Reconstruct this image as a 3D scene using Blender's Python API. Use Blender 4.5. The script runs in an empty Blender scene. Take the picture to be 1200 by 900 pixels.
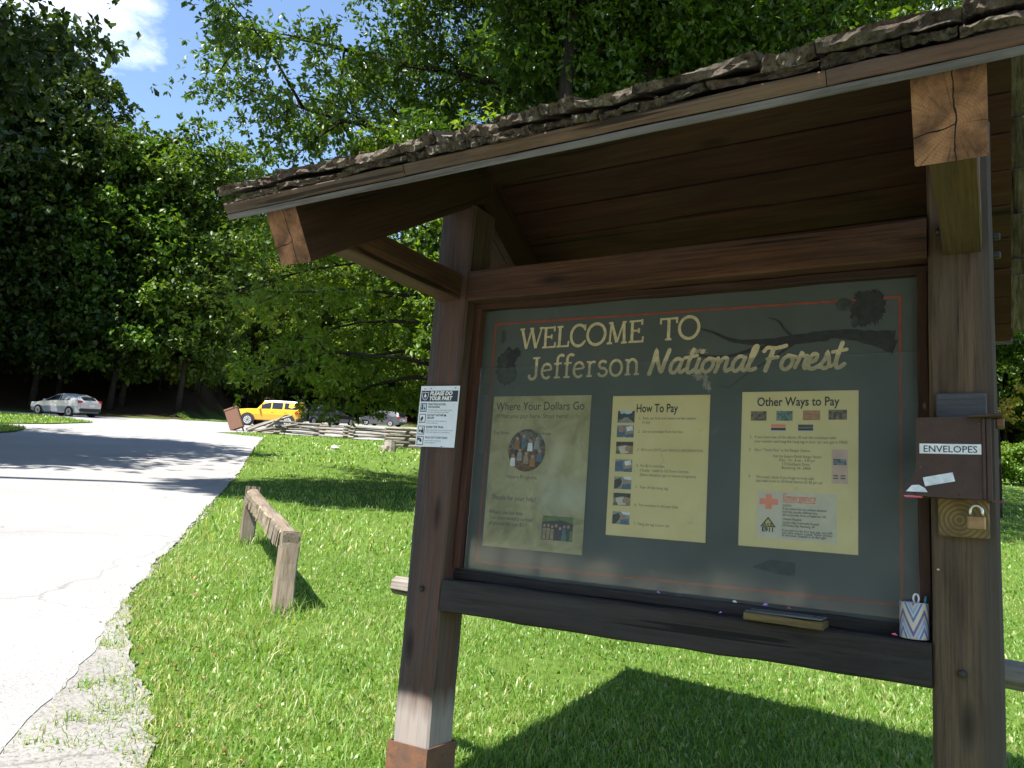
import bpy, math, random
import numpy as np
from mathutils import Vector, Matrix, geometry

R = math.radians
rnd = random.Random(7)
SC = bpy.context.scene
COL = SC.collection

# ------------------------------------------------------------------ camera, sky, sun, exposure
EYE = Vector((0, 0, 1.65))
cam_d = bpy.data.cameras.new('camera'); cam = bpy.data.objects.new('camera', cam_d); COL.objects.link(cam)
cam_d.sensor_width = 36.0; cam_d.lens = 934 / 1200 * 36; cam_d.clip_start = .05; cam_d.clip_end = 2000
_r = Vector((.8577, .5080, .0757)); _u = Vector((.022, -.183, .983)); _b = Vector((.5135, -.8413, -.1684))
cam.matrix_world = Matrix(((_r.x, _u.x, _b.x, EYE.x), (_r.y, _u.y, _b.y, EYE.y), (_r.z, _u.z, _b.z, EYE.z), (0, 0, 0, 1)))
SC.camera = cam
SC.view_settings.view_transform = 'Standard'; SC.view_settings.look = 'None'
SC.view_settings.gamma = 1; SC.view_settings.exposure = 1.6
SC.cycles.max_bounces = 8; SC.cycles.transparent_max_bounces = 12

SUN = Vector((.10, 1, -1.63)).normalized()
sun_el = math.asin(-SUN.z); sun_rot = math.atan2(-SUN.x, -SUN.y) % (2 * math.pi)
sl = bpy.data.lights.new('sun', 'SUN'); sl.energy = 5.0; sl.angle = R(.53); sl.color = (1, .955, .88)
so = bpy.data.objects.new('sun', sl); COL.objects.link(so); so.location = (-10, -20, 40)
so.rotation_euler = SUN.to_track_quat('-Z', 'Y').to_euler()

wd = bpy.data.worlds.new('World'); SC.world = wd; wd.use_nodes = True
wn = wd.node_tree.nodes; wl = wd.node_tree.links; wn.clear()
w_out = wn.new('ShaderNodeOutputWorld'); w_bg = wn.new('ShaderNodeBackground'); w_bg.inputs[1].default_value = .10
sky = wn.new('ShaderNodeTexSky'); sky.sky_type = 'NISHITA'; sky.sun_disc = False
sky.sun_elevation = sun_el; sky.sun_rotation = sun_rot; sky.air_density = 1.0; sky.dust_density = .15; sky.ozone_density = 1.7
w_tc = wn.new('ShaderNodeTexCoord'); w_map = wn.new('ShaderNodeMapping'); w_map.inputs['Scale'].default_value = (1, 1, 2.2)
w_map.inputs['Location'].default_value = (.35, .2, .1)
w_no = wn.new('ShaderNodeTexNoise'); w_no.inputs['Scale'].default_value = 2.3; w_no.inputs['Detail'].default_value = 9; w_no.inputs['Roughness'].default_value = .6
w_ra = wn.new('ShaderNodeValToRGB'); w_ra.color_ramp.elements[0].position = .56; w_ra.color_ramp.elements[1].position = .74
w_mx = wn.new('ShaderNodeMixRGB'); w_mx.inputs[2].default_value = (8.6, 8.8, 9.0, 1)
wl.new(w_tc.outputs['Generated'], w_map.inputs[0]); wl.new(w_map.outputs[0], w_no.inputs['Vector']); 
w_dot = wn.new('ShaderNodeVectorMath'); w_dot.operation = 'DOT_PRODUCT'; w_dot.inputs[1].default_value = Vector((-.803, .345, .486)).normalized()
w_cl = wn.new('ShaderNodeMapRange'); w_cl.inputs[1].default_value = .990; w_cl.inputs[2].default_value = .9995; w_cl.inputs[3].default_value = 0; w_cl.inputs[4].default_value = .20
w_add = wn.new('ShaderNodeMath'); w_add.operation = 'ADD'
wl.new(w_tc.outputs['Generated'], w_dot.inputs[0]); wl.new(w_dot.outputs['Value'], w_cl.inputs[0]); wl.new(w_cl.outputs[0], w_add.inputs[1]); wl.new(w_no.outputs['Fac'], w_add.inputs[0]); wl.new(w_add.outputs[0], w_ra.inputs[0])
wl.new(w_ra.outputs[0], w_mx.inputs[0]); wl.new(sky.outputs[0], w_mx.inputs[1]); wl.new(w_mx.outputs[0], w_bg.inputs[0]); wl.new(w_bg.outputs[0], w_out.inputs[0])


# ------------------------------------------------------------------ material helpers
class NT:
    def __init__(s, name):
        s.m = bpy.data.materials.new(name); s.m.use_nodes = True
        s.t = s.m.node_tree; s.t.nodes.clear()
        s.out = s.t.nodes.new('ShaderNodeOutputMaterial')
    def n(s, typ, **kw):
        nd = s.t.nodes.new('ShaderNode' + typ)
        for k, v in kw.items():
            if k.startswith('_'): setattr(nd, k[1:], v)
            else: s.inp(nd, k, v)
        return nd
    def inp(s, nd, k, v):
        key = int(k[1:]) if (k[0] == 'i' and k[1:].isdigit()) else k.replace('__', ' ')
        sk = nd.inputs[key]
        if isinstance(v, bpy.types.NodeSocket): s.t.links.new(v, sk)
        elif isinstance(v, bpy.types.Node): s.t.links.new(v.outputs[0], sk)
        else:
            if sk.type == 'RGBA' and len(v) == 3: v = (*v, 1)
            sk.default_value = v
    def math(s, op, a, b=0.0, c=0.0):
        nd = s.n('Math', _operation=op); s.inp(nd, 'i0', a); s.inp(nd, 'i1', b)
        if op in ('MULTIPLY_ADD',): s.inp(nd, 'i2', c)
        return nd.outputs[0]
    def mix(s, f, a, b, mode='MIX'):
        nd = s.n('MixRGB', _blend_type=mode); s.inp(nd, 'i0', f); s.inp(nd, 'i1', a); s.inp(nd, 'i2', b); return nd.outputs[0]
    def ramp(s, f, stops, interp='LINEAR'):
        nd = s.n('ValToRGB'); cr = nd.color_ramp; cr.interpolation = interp
        while len(cr.elements) < len(stops): cr.elements.new(.5)
        for e, (p, c) in zip(cr.elements, stops):
            e.position = p; e.color = (*c, 1) if hasattr(c, '__len__') else (c, c, c, 1)
        s.inp(nd, 'i0', f); return nd.outputs[0]
    def coord(s, scale=(1, 1, 1), rand=True, kind='Object'):
        tc = s.n('TexCoord').outputs[kind]
        if rand:
            oi = s.n('ObjectInfo').outputs['Random']
            off = s.math('MULTIPLY', oi, 37.0)
            tc = s.n('VectorMath', _operation='ADD', i0=tc, i1=off).outputs[0]
        return s.n('Mapping', Vector=tc, Scale=scale).outputs[0]
    def noise(s, vec, scale=5, detail=4, rough=.55, dist=0.0):
        nd = s.n('TexNoise', Vector=vec, Scale=scale, Detail=detail, Roughness=rough, Distortion=dist); return nd.outputs['Fac']
    def bump(s, h, strength=.3, dist=.01, normal=None):
        nd = s.n('Bump', Height=h, Strength=strength, Distance=dist)
        if normal is not None: s.inp(nd, 'Normal', normal)
        return nd.outputs[0]
    def pbr(s, color, rough=.7, normal=None, spec=.5, metal=0.0, **kw):
        b = s.n('BsdfPrincipled'); s.inp(b, 'Base Color', color); s.inp(b, 'Roughness', rough); s.inp(b, 'Metallic', metal)
        s.inp(b, 'Specular IOR Level', spec)
        for k, v in kw.items(): s.inp(b, k, v)
        if normal is not None: s.inp(b, 'Normal', normal)
        return b.outputs[0]
    def done(s, sh):
        s.t.links.new(sh, s.out.inputs[0]); return s.m


def wood(name, c1, c2, grey, greyness=.5, rough=.75, fine=1.0, knots=False, bump=.35, foot=None, edge=None, contrast=.8):
    t = NT(name)
    co = t.coord((1, 1, 1))
    broad = t.noise(t.coord((.9, 9, 9)), 1.6, 5, .6, .4)
    fineg = t.noise(t.coord((1.6, 70 * fine, 70 * fine)), 1.5, 6, .7)
    col = t.ramp(broad, [(.3, c1), (.68, c2)])
    col = t.mix(t.ramp(fineg, [(.32, contrast), (.56, 0)]), col, tuple(x * .38 for x in c1), 'MIX')
    g = t.ramp(t.noise(t.coord((.7, 2.5, 2.5)), 2.2, 6, .65, .6), [(.42, 0), (.68, 1)])
    col = t.mix(t.math('MULTIPLY', g, greyness), col, grey)
    st = t.ramp(t.noise(t.coord((.8, 5, 5)), 1.7, 5, .7, .3), [(.52, 0), (.75, .8)])
    col = t.mix(st, col, tuple(x * .3 for x in c1))
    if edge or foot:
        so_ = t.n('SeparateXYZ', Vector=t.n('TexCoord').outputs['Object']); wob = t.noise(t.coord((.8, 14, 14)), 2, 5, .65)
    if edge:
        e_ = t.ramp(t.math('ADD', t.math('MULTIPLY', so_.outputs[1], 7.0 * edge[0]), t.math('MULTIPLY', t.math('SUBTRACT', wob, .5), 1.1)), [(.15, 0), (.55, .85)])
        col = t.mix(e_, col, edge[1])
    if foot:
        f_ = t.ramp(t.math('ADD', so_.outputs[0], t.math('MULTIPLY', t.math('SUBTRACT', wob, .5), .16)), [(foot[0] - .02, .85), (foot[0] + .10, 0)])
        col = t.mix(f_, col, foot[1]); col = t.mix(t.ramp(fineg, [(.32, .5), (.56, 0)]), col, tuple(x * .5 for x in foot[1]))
    if knots:
        v = t.n('TexVoronoi', Vector=t.coord((1.3, 4.5, 4.5)), Scale=1.3, Randomness=1.0)
        kn = t.ramp(v.outputs['Distance'], [(.05, 1), (.17, 0)])
        col = t.mix(t.math('MULTIPLY', kn, .85), col, tuple(x * .2 for x in c1))
    hv = t.n('HueSaturation', Color=col); oi = t.n('ObjectInfo').outputs['Random']
    t.inp(hv, 'Value', t.math('MULTIPLY_ADD', oi, .5, .75)); t.inp(hv, 'Hue', t.math('MULTIPLY_ADD', t.math('FRACT', t.math('MULTIPLY', oi, 7.3)), .03, .488))
    ck = t.ramp(t.noise(t.coord((.55, 26, 26)), 1.2, 2, .5, .15), [(.655, 0), (.68, 1)])       # drying checks along the grain
    cc = t.mix(t.math('MULTIPLY', ck, .85), hv.outputs[0], tuple(x * .12 for x in c1))
    nm = t.bump(t.math('SUBTRACT', t.math('ADD', fineg, t.math('MULTIPLY', broad, .5)), t.math('MULTIPLY', ck, 2.0)), bump, .006)
    return t.done(t.pbr(cc, rough, nm, .3))


def plain(name, color, rough=.5, metal=0.0, spec=.5, var=.12, bump=0.0, scale=18, **kw):
    t = NT(name)
    nz = t.noise(t.coord(), scale, 5, .6)
    col = t.mix(t.ramp(nz, [(.35, 0), (.7, 1)]), tuple(min(1, x * (1 + var)) for x in color), tuple(x * (1 - var) for x in color))
    nm = t.bump(nz, bump, .004) if bump else None
    return t.done(t.pbr(col, rough, nm, spec, metal, **kw))


def leafmat(name, dark, mid, light, transl=.3, rough=.38, spec=.5):
    t = NT(name)
    a = t.n('Attribute', _attribute_name='tint').outputs['Fac']
    col = t.ramp(a, [(0, dark), (.55, mid), (1, light)])
    if name == 'forest leaf':
        oi = t.n('ObjectInfo').outputs['Random']; hv = t.n('HueSaturation', Color=col)
        t.inp(hv, 'Value', t.math('MULTIPLY_ADD', oi, .7, .85)); t.inp(hv, 'Hue', t.math('MULTIPLY_ADD', t.math('FRACT', t.math('MULTIPLY', oi, 5.7)), .045, .47)); col = hv.outputs[0]
    p = t.pbr(col, rough, None, spec)
    tr = t.n('BsdfTranslucent', Color=t.mix(1.0, col, (1.5, 1.45, .45), 'MULTIPLY'))
    mx = t.n('MixShader', i0=transl, i1=p, i2=tr.outputs[0])
    return t.done(mx.outputs[0])


# kiosk woods
M = {}
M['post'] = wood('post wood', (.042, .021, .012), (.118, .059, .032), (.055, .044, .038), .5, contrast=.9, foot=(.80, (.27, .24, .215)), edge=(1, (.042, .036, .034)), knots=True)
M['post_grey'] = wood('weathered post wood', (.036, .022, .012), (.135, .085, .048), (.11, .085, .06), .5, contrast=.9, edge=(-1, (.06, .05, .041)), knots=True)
M['beam'] = wood('beam wood', (.055, .022, .011), (.135, .062, .030), (.085, .062, .045), .4, contrast=.85, knots=True)
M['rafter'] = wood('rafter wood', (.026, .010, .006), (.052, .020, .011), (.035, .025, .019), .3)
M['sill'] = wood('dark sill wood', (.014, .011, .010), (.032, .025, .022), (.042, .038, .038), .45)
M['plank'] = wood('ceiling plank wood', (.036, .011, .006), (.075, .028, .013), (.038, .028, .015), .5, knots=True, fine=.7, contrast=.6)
M['fascia'] = wood('fascia wood', (.058, .030, .017), (.125, .074, .045), (.11, .09, .07), .5)
M['drip'] = wood('grey drip edge wood', (.10, .09, .078), (.20, .188, .17), (.18, .175, .165), .7, contrast=.9)
M['trim'] = wood('trim wood', (.032, .012, .008), (.075, .030, .017), (.045, .032, .025), .3)
M['greyrail'] = wood('silvered rail wood', (.12, .10, .08), (.25, .22, .18), (.24, .225, .205), .8, contrast=.9)
M['guard'] = wood('guard rail wood', (.15, .115, .075), (.26, .21, .14), (.23, .21, .18), .7)
M['newwood'] = wood('pale treated wood', (.14, .09, .04), (.235, .155, .07), (.18, .14, .08), .4)
M['brace'] = wood('weathered brace wood', (.075, .032, .016), (.14, .065, .030), (.09, .06, .04), .5)
M['greyboard'] = wood('dark grey board', (.07, .075, .08), (.12, .125, .13), (.13, .135, .14), .5)


def shake_mat():
    t = NT('cedar shake wood')
    co = t.coord()
    b = t.noise(t.coord((7, 1.2, 7)), 2.2, 6, .7)
    f = t.noise(t.coord((60, 5, 60)), 1.2, 5, .7)
    lum = t.noise(co, 70, 8, .8)
    col = t.ramp(b, [(.3, (.062, .046, .034)), (.52, (.155, .125, .093)), (.75, (.30, .265, .215))])
    col = t.mix(t.ramp(f, [(.35, .8), (.55, 0)]), col, (.022, .016, .011))
    lich = t.ramp(t.noise(co, 9, 6, .7), [(.6, 0), (.68, 1)])
    col = t.mix(t.math('MULTIPLY', lich, .35), col, (.27, .29, .2))
    hv = t.n('HueSaturation', Color=col); oi = t.n('ObjectInfo').outputs['Random']
    t.inp(hv, 'Value', t.math('MULTIPLY_ADD', oi, .6, .7))
    return t.done(t.pbr(hv.outputs[0], .9, t.bump(t.math('ADD', f, t.math('MULTIPLY', lum, 1.6)), .9, .012), .2))


def endgrain_mat(nm='end grain wood', ca=(.085, .040, .020), cb=(.30, .15, .075), cr=(.09, .045, .025), ringk=.22, checks=True, rf=900.0):
    t = NT(nm)
    tc = t.n('TexCoord').outputs['Object']
    wob = t.noise(tc, 5, 3, .5)
    v = t.n('VectorMath', _operation='ADD', i0=tc, i1=(0, .012, .018)).outputs[0]
    sp = t.n('SeparateXYZ', Vector=v)
    r = t.math('SQRT', t.math('ADD', t.math('POWER', sp.outputs[1], 2.0), t.math('POWER', sp.outputs[2], 2.0)))
    r2 = t.math('ADD', r, t.math('MULTIPLY', wob, .02))
    ring = t.math('SINE', t.math('MULTIPLY', r2, rf))
    ang = t.math('ARCTAN2', sp.outputs[2], sp.outputs[1])
    ray = t.noise(t.n('CombineXYZ', X=t.math('MULTIPLY', ang, 14.0), Y=t.math('MULTIPLY', r, 9.0)).outputs[0], 1.0, 4, .7)
    big = t.noise(tc, 13, 5, .6)
    col = t.ramp(big, [(.36, ca), (.62, cb)])
    col = t.mix(t.math('MULTIPLY', t.math('MULTIPLY_ADD', ring, .5, .5), ringk), col, cr)
    if checks: col = t.mix(t.ramp(ray, [(.34, .75), (.46, 0)]), col, (.035, .02, .012))
    # drying checks: a long vertical split and a shorter sideways one
    cz = t.math('ABSOLUTE', t.math('ADD', sp.outputs[1], t.math('MULTIPLY', t.math('SUBTRACT', t.noise(tc, 16, 3), .5), .022)))
    c1 = t.math('LESS_THAN', cz, .0016)
    cy = t.math('ABSOLUTE', t.math('ADD', t.math('ADD', sp.outputs[2], t.math('MULTIPLY', sp.outputs[1], .25)), t.math('MULTIPLY', t.math('SUBTRACT', t.noise(tc, 18, 3), .5), .02)))
    c2 = t.math('MULTIPLY', t.math('LESS_THAN', cy, .0014), t.math('GREATER_THAN', sp.outputs[1], 0.0))
    if checks: col = t.mix(t.math('MAXIMUM', c1, c2), col, (.006, .004, .003))
    return t.done(t.pbr(col, .8, t.bump(ray, .3, .004), .25))


M['shake'] = shake_mat(); M['endgrain'] = endgrain_mat(); M['ringblock'] = endgrain_mat('pale ringed wood', (.13, .095, .042), (.24, .17, .075), (.09, .055, .025), .7, False, 480.0)


def board_mat():
    t = NT('painted green board')
    co = t.coord(rand=False)
    n1 = t.noise(co, 3.5, 6, .65); n2 = t.noise(co, 45, 4, .6)
    col = t.ramp(n1, [(.3, (.056, .067, .060)), (.7, (.073, .085, .078))])
    col = t.mix(t.ramp(n2, [(.66, 0), (.76, .35)]), col, (.03, .035, .03))
    sp = t.n('SeparateXYZ', Vector=co)
    scuff = t.math('MULTIPLY', t.ramp(t.noise(co, 8, 8, .75), [(.62, 0), (.70, 1)]), .3)
    col = t.mix(scuff, col, (.16, .17, .15))
    return t.done(t.pbr(col, .55, t.bump(n2, .06, .002), .35))


def rust_mat(name, base, rust, amount):
    t = NT(name)
    co = t.coord()
    n1 = t.noise(co, 14, 8, .7, .4); n2 = t.noise(co, 60, 5, .6)
    col = t.mix(t.ramp(n1, [(.5 - amount * .25, 0), (.66, 1)]), base, rust)
    col = t.mix(t.ramp(n2, [(.62, 0), (.7, .6)]), col, tuple(x * .4 for x in base))
    return t.done(t.pbr(col, .6, t.bump(t.math('ADD', n1, n2), .25, .004), .4, .25))


M['board'] = board_mat()
M['rust'] = rust_mat('rusty steel shoe', (.085, .058, .048), (.19, .082, .042), .8)
M['boxsteel'] = rust_mat('brown painted steel', (.055, .034, .028), (.075, .042, .030), .5)
M['cream'] = plain('cream letter paint', (.46, .385, .225), .6, var=.2, scale=60)
M['redline'] = plain('red line paint', (.20, .045, .024), .6, var=.2)
M['drawing'] = plain('dark drawing paint', (.014, .016, .015), .7, var=.5, scale=40)
M['drawing2'] = plain('grey drawing paint', (.028, .032, .029), .7, var=.5, scale=40)
M['flake'] = plain('bare flaked patch', (.24, .22, .16), .8, var=.35, scale=60)
M['ink'] = plain('black ink', (.018, .016, .014), .6, var=.1)
M['inkfade'] = plain('faded ink', (.075, .065, .042), .6, var=.2)
M['inkgrey'] = plain('grey ink', (.05, .05, .045), .6, var=.1)
M['whiteink'] = plain('white print', (.82, .82, .8), .6, var=.04)
M['navy'] = plain('navy print', (.022, .03, .05), .6, var=.05)
M['skyblue'] = plain('pale blue print', (.45, .55, .66), .6, var=.1)
M['redink'] = plain('faded red ink', (.80, .27, .16), .6, var=.1)
M['pinkcard'] = plain('pale pink card', (.60, .42, .34), .6, var=.1)
M['yellink'] = plain('yellow print', (.62, .50, .12), .6, var=.1)
M['cardgrey'] = plain('pale card', (.60, .55, .43), .6, var=.06)
M['label'] = plain('white label', (.72, .73, .74), .45, var=.12, scale=40)
M['tape'] = plain('worn white tape', (.62, .65, .70), .5, var=.2, scale=50)
M['pink'] = plain('pink paper', (.85, .15, .30), .6)
M['violet'] = plain('violet paper', (.55, .25, .62), .6)
M['signpaper'] = plain('laminated notice paper', (.72, .75, .80), .35, var=.04)
M['brass'] = plain('aged brass', (.30, .19, .09), .45, .7, var=.3)
M['steel'] = plain('bright steel', (.62, .6, .56), .3, .9)
M['bolt'] = plain('dark iron', (.04, .036, .034), .6, .5, var=.3)
M['galv'] = plain('galvanised steel', (.35, .35, .35), .5, .7)
M['pen'] = plain('white plastic', (.75, .75, .74), .3)
M['penblue'] = plain('teal plastic', (.02, .16, .24), .3)
M['stone'] = plain('grey stone', (.40, .38, .35), .85, var=.4, bump=.6, scale=9)
M['binbrown'] = plain('brown painted metal', (.15, .075, .048), .5, var=.15)


def paper(name, c, c2, blot):
    t = NT(name); co = t.coord()
    n = t.noise(co, 7, 6, .6); s = t.noise(co, 22, 4, .6)
    col = t.ramp(n, [(.3, c2), (.65, c)])
    col = t.mix(t.ramp(s, [(.66, 0), (.74, .4)]), col, blot)
    return t.done(t.pbr(col, .5, None, .3))


def waterfall_paper():
    t = NT('faded photo paper'); co = t.coord(rand=False)
    n = t.noise(co, 8, 7, .65, .8); n2 = t.noise(co, 20, 5, .6, .5)
    col = t.ramp(n, [(.28, (.21, .185, .085)), (.5, (.36, .33, .17)), (.72, (.46, .43, .25))])
    col = t.mix(t.ramp(n2, [(.55, 0), (.7, .35)]), col, (.25, .25, .15))
    sp = t.n('SeparateXYZ', Vector=co)
    fx = t.math('ABSOLUTE', t.math('SUBTRACT', sp.outputs[0], t.math('MULTIPLY_ADD', sp.outputs[2], .25, .075)))
    fall = t.math('MULTIPLY', t.ramp(fx, [(.012, 1), (.05, 0)]), t.ramp(t.math('ABSOLUTE', t.math('SUBTRACT', sp.outputs[2], .06)), [(.06, 1), (.12, 0)]))
    col = t.mix(t.math('MULTIPLY', fall, .55), col, (.56, .52, .36))
    pool = t.math('MULTIPLY', t.ramp(t.math('ABSOLUTE', t.math('ADD', sp.outputs[2], .1)), [(.03, 1), (.10, 0)]), t.ramp(sp.outputs[0], [(-.06, 0), (.05, 1)]))
    col = t.mix(t.math('MULTIPLY', t.math('MULTIPLY', pool, n2), .8), col, (.45, .47, .40))
    return t.done(t.pbr(col, .5, None, .3))


M['paper1'] = waterfall_paper()
M['paper2'] = paper('yellowed paper two', (.73, .62, .31), (.66, .55, .26), (.45, .33, .1))
M['paper3'] = paper('yellowed paper three', (.73, .62, .32), (.66, .56, .27), (.45, .33, .1))


def photo_mat(name, cols, scale):
    t = NT(name); co = t.coord(rand=True)
    n = t.noise(co, scale, 3, .6, 1.0)
    st = [(i / max(1, len(cols) - 1) * .5 + .25, c) for i, c in enumerate(cols)]
    return t.done(t.pbr(t.ramp(n, st, 'CONSTANT' if len(cols) > 4 else 'LINEAR'), .5, None, .3))


M['ph_dark'] = photo_mat('small photo car', [(.03, .03, .03), (.06, .07, .06), (.25, .30, .33), (.4, .4, .35)], 26)
M['ph_hand'] = photo_mat('small photo hands', [(.05, .12, .18), (.32, .2, .11), (.42, .3, .18), (.12, .09, .07)], 30)
M['ph_grey'] = photo_mat('small photo papers', [(.09, .06, .04), (.38, .28, .19), (.35, .32, .22), (.07, .05, .035)], 34)
M['ph_crowd'] = photo_mat('small photo people', [(.02, .02, .02), (.05, .045, .04), (.24, .14, .09), (.02, .03, .035), (.18, .22, .07)], 36)
M['ph_fire'] = photo_mat('round photo programs', [(.04, .025, .018), (.09, .055, .035), (.20, .095, .03), (.05, .06, .09), (.18, .13, .10)], 30)
M['ph_trail'] = photo_mat('round photo trail', [(.03, .025, .02), (.08, .065, .05), (.17, .15, .12), (.06, .04, .03), (.11, .06, .04)], 30)
M['ph_card'] = photo_mat('pass card photo', [(.42, .09, .06), (.04, .05, .05), (.25, .18, .12), (.1, .14, .17)], 40)
M['ph_card2'] = photo_mat('teal pass card photo', [(.03, .1, .13), (.05, .12, .1), (.2, .27, .25), (.03, .04, .04)], 40)
M['ph_card3'] = photo_mat('coral pass card photo', [(.55, .17, .1), (.5, .25, .15), (.3, .2, .1), (.55, .3, .2)], 30)


def can_mat():
    t = NT('zigzag printed can')
    tc = t.n('TexCoord').outputs['Object']; sp = t.n('SeparateXYZ', Vector=tc)
    a = t.math('DIVIDE', t.math('ARCTAN2', sp.outputs[1], sp.outputs[0]), 2 * math.pi)
    tri = t.math('ABSOLUTE', t.math('SUBTRACT', t.math('FRACT', t.math('MULTIPLY', a, 4.0)), .5))
    v = t.math('FRACT', t.math('ADD', t.math('MULTIPLY', sp.outputs[2], 10.5), t.math('MULTIPLY', tri, 1.5)))
    col = t.ramp(v, [(0, (.50, .43, .34)), (.28, (.07, .13, .36)), (.44, (.50, .44, .36)), (.52, (.18, .28, .48)), (.68, (.42, .33, .30)), (.82, (.10, .10, .24))], 'CONSTANT')
    col = t.mix(t.ramp(t.noise(tc, 60, 4), [(.55, 0), (.75, .4)]), col, (.35, .3, .25))
    return t.done(t.pbr(col, .45, None, .4))


M['can'] = can_mat()


def plexi_mat():
    t = NT('clear acrylic sheet')
    tr = t.n('BsdfTransparent', Color=(.95, .96, .96))
    n = t.noise(t.coord(rand=False), 5, 7, .7)
    gl = t.n('BsdfGlossy', Color=(1, 1, 1), Roughness=t.ramp(n, [(.4, .05), (.7, .11)]))
    fr = t.n('Fresnel', IOR=1.62)
    fac = t.math('MULTIPLY', fr.outputs[0], .42)
    dust = t.n('BsdfDiffuse', Color=(.62, .70, .74))
    hz = t.n('MixShader', i0=t.ramp(n, [(.35, .024), (.75, .046)]), i1=tr.outputs[0], i2=dust.outputs[0])
    mx = t.n('MixShader', i0=fac, i1=hz.outputs[0], i2=gl.outputs[0])
    return t.done(mx.outputs[0])


M['plexi'] = plexi_mat()


def asphalt_mat(name, c1, c2, scale=1.0):
    t = NT(name); co = t.coord(rand=False)
    n1 = t.noise(co, .5, 5, .6); n2 = t.noise(co, 90 * scale, 4, .7); n3 = t.noise(co, 6, 5, .6)
    col = t.ramp(n1, [(.3, c1), (.7, c2)])
    col = t.mix(t.ramp(n2, [(.36, .65), (.5, 0)]), col, tuple(x * .45 for x in c1))
    col = t.mix(t.ramp(n2, [(.58, 0), (.7, .5)]), col, tuple(min(1, x * 1.35) for x in c2))
    col = t.mix(t.ramp(n3, [(.62, 0), (.8, .35)]), col, tuple(x * .6 for x in c1))
    wv = t.n('VectorMath', _operation='ADD', i0=co, i1=t.n('VectorMath', _operation='SCALE', i0=t.n('TexNoise', Vector=co, Scale=1.6, Detail=5.0).outputs['Color'], Scale=.9).outputs[0]).outputs[0]
    v = t.n('TexVoronoi', Vector=wv, Scale=.33, _feature='DISTANCE_TO_EDGE').outputs['Distance']
    crack = t.math('MULTIPLY', t.ramp(v, [(.0, .45), (.008, 0)]), t.ramp(t.noise(co, .28, 3), [(.46, 0), (.58, 1)]))
    col = t.mix(crack, col, tuple(x * .25 for x in c1))
    return t.done(t.pbr(col, .9, t.bump(n2, .5, .012), .25))


M['road'] = asphalt_mat('sun bleached asphalt', (.225, .22, .217), (.275, .27, .263))
M['gravel'] = asphalt_mat('pale gravel', (.15, .142, .13), (.235, .226, .21), .45)


def ground_mat():
    t = NT('lawn soil'); co = t.coord(rand=False)
    a = t.n('Attribute', _attribute_name='forest').outputs['Fac']
    n1 = t.noise(co, .35, 6, .6); n2 = t.noise(co, 14, 6, .75); n3 = t.noise(co, 2.2, 5, .6)
    g = t.ramp(n2, [(.3, (.05, .07, .018)), (.55, (.085, .145, .022)), (.8, (.16, .19, .05))])
    g = t.mix(t.ramp(n1, [(.4, 0), (.7, .5)]), g, (.075, .13, .022))
    g = t.mix(t.ramp(n3, [(.62, 0), (.78, .35)]), g, (.14, .13, .05))
    f = t.ramp(n2, [(.3, (.012, .008, .005)), (.62, (.045, .028, .016)), (.8, (.12, .075, .04))])
    col = t.mix(a, g, f)
    return t.done(t.pbr(col, .95, t.bump(n2, .8, .05), .1))


M['ground'] = ground_mat()
M['grass'] = leafmat('grass blade', (.085, .175, .022), (.175, .315, .055), (.42, .40, .20), .42, .40, .5)
M['oak'] = leafmat('oak leaf', (.036, .076, .010), (.066, .128, .013), (.115, .175, .022), .38, .33, .55)
M['maple'] = leafmat('maple and shaded wood leaf', (.020, .040, .008), (.036, .066, .010), (.075, .10, .013), .25, .45, .35)
M['forestleaf'] = leafmat('forest leaf', (.032, .070, .010), (.072, .140, .014), (.15, .20, .03), .38, .45, .4)
M['locust'] = leafmat('locust leaf', (.055, .105, .010), (.10, .175, .014), (.20, .235, .03), .48, .45, .35)
M['yleaf'] = leafmat('turning leaf', (.16, .16, .03), (.35, .28, .05), (.45, .25, .06), .35, .5, .3)
M['litter'] = leafmat('fallen leaf', (.10, .04, .02), (.20, .08, .035), (.32, .19, .09), .1, .6, .3)


def bark_mat():
    t = NT('bark'); n = t.noise(t.coord((9, 9, 1.6)), 2, 7, .7); n2 = t.noise(t.coord(), 1.5, 4)
    col = t.ramp(n, [(.3, (.012, .010, .008)), (.65, (.040, .033, .026))])
    col = t.mix(t.ramp(n2, [(.5, 0), (.7, .5)]), col, (.055, .058, .042))
    return t.done(t.pbr(col, .95, t.bump(n, .9, .04), .1))


M['bark'] = bark_mat()

# ------------------------------------------------------------------ object helpers
WM = {}


def ob(name, mesh, parent=None, Mx=None, label=None, cat=None, group=None, kind=None):
    o = bpy.data.objects.new(name, mesh); COL.objects.link(o)
    Mx = Mx or Matrix()
    WM[o.name] = Mx
    if parent is not None:
        o.parent = parent; o.matrix_basis = WM[parent.name].inverted() @ Mx
    else: o.matrix_basis = Mx
    for k, v in (('label', label), ('category', cat), ('group', group), ('kind', kind)):
        if v: o[k] = v
    return o


def empty(name, loc, rz=0.0, **kw):
    return ob(name, None, None, Matrix.Translation(loc) @ Matrix.Rotation(rz, 4, 'Z'), **kw)


def mesh(name, V, F, mats, fm=None, smooth=False):
    me = bpy.data.meshes.new(name)
    me.from_pydata([tuple(v) for v in V], [], F)
    for m in (mats if isinstance(mats, (list, tuple)) else [mats]): me.materials.append(m)
    if fm is not None: me.polygons.foreach_set('material_index', fm)
    if smooth: me.polygons.foreach_set('use_smooth', [True] * len(F))
    me.validate(); me.update(); return me


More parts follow.
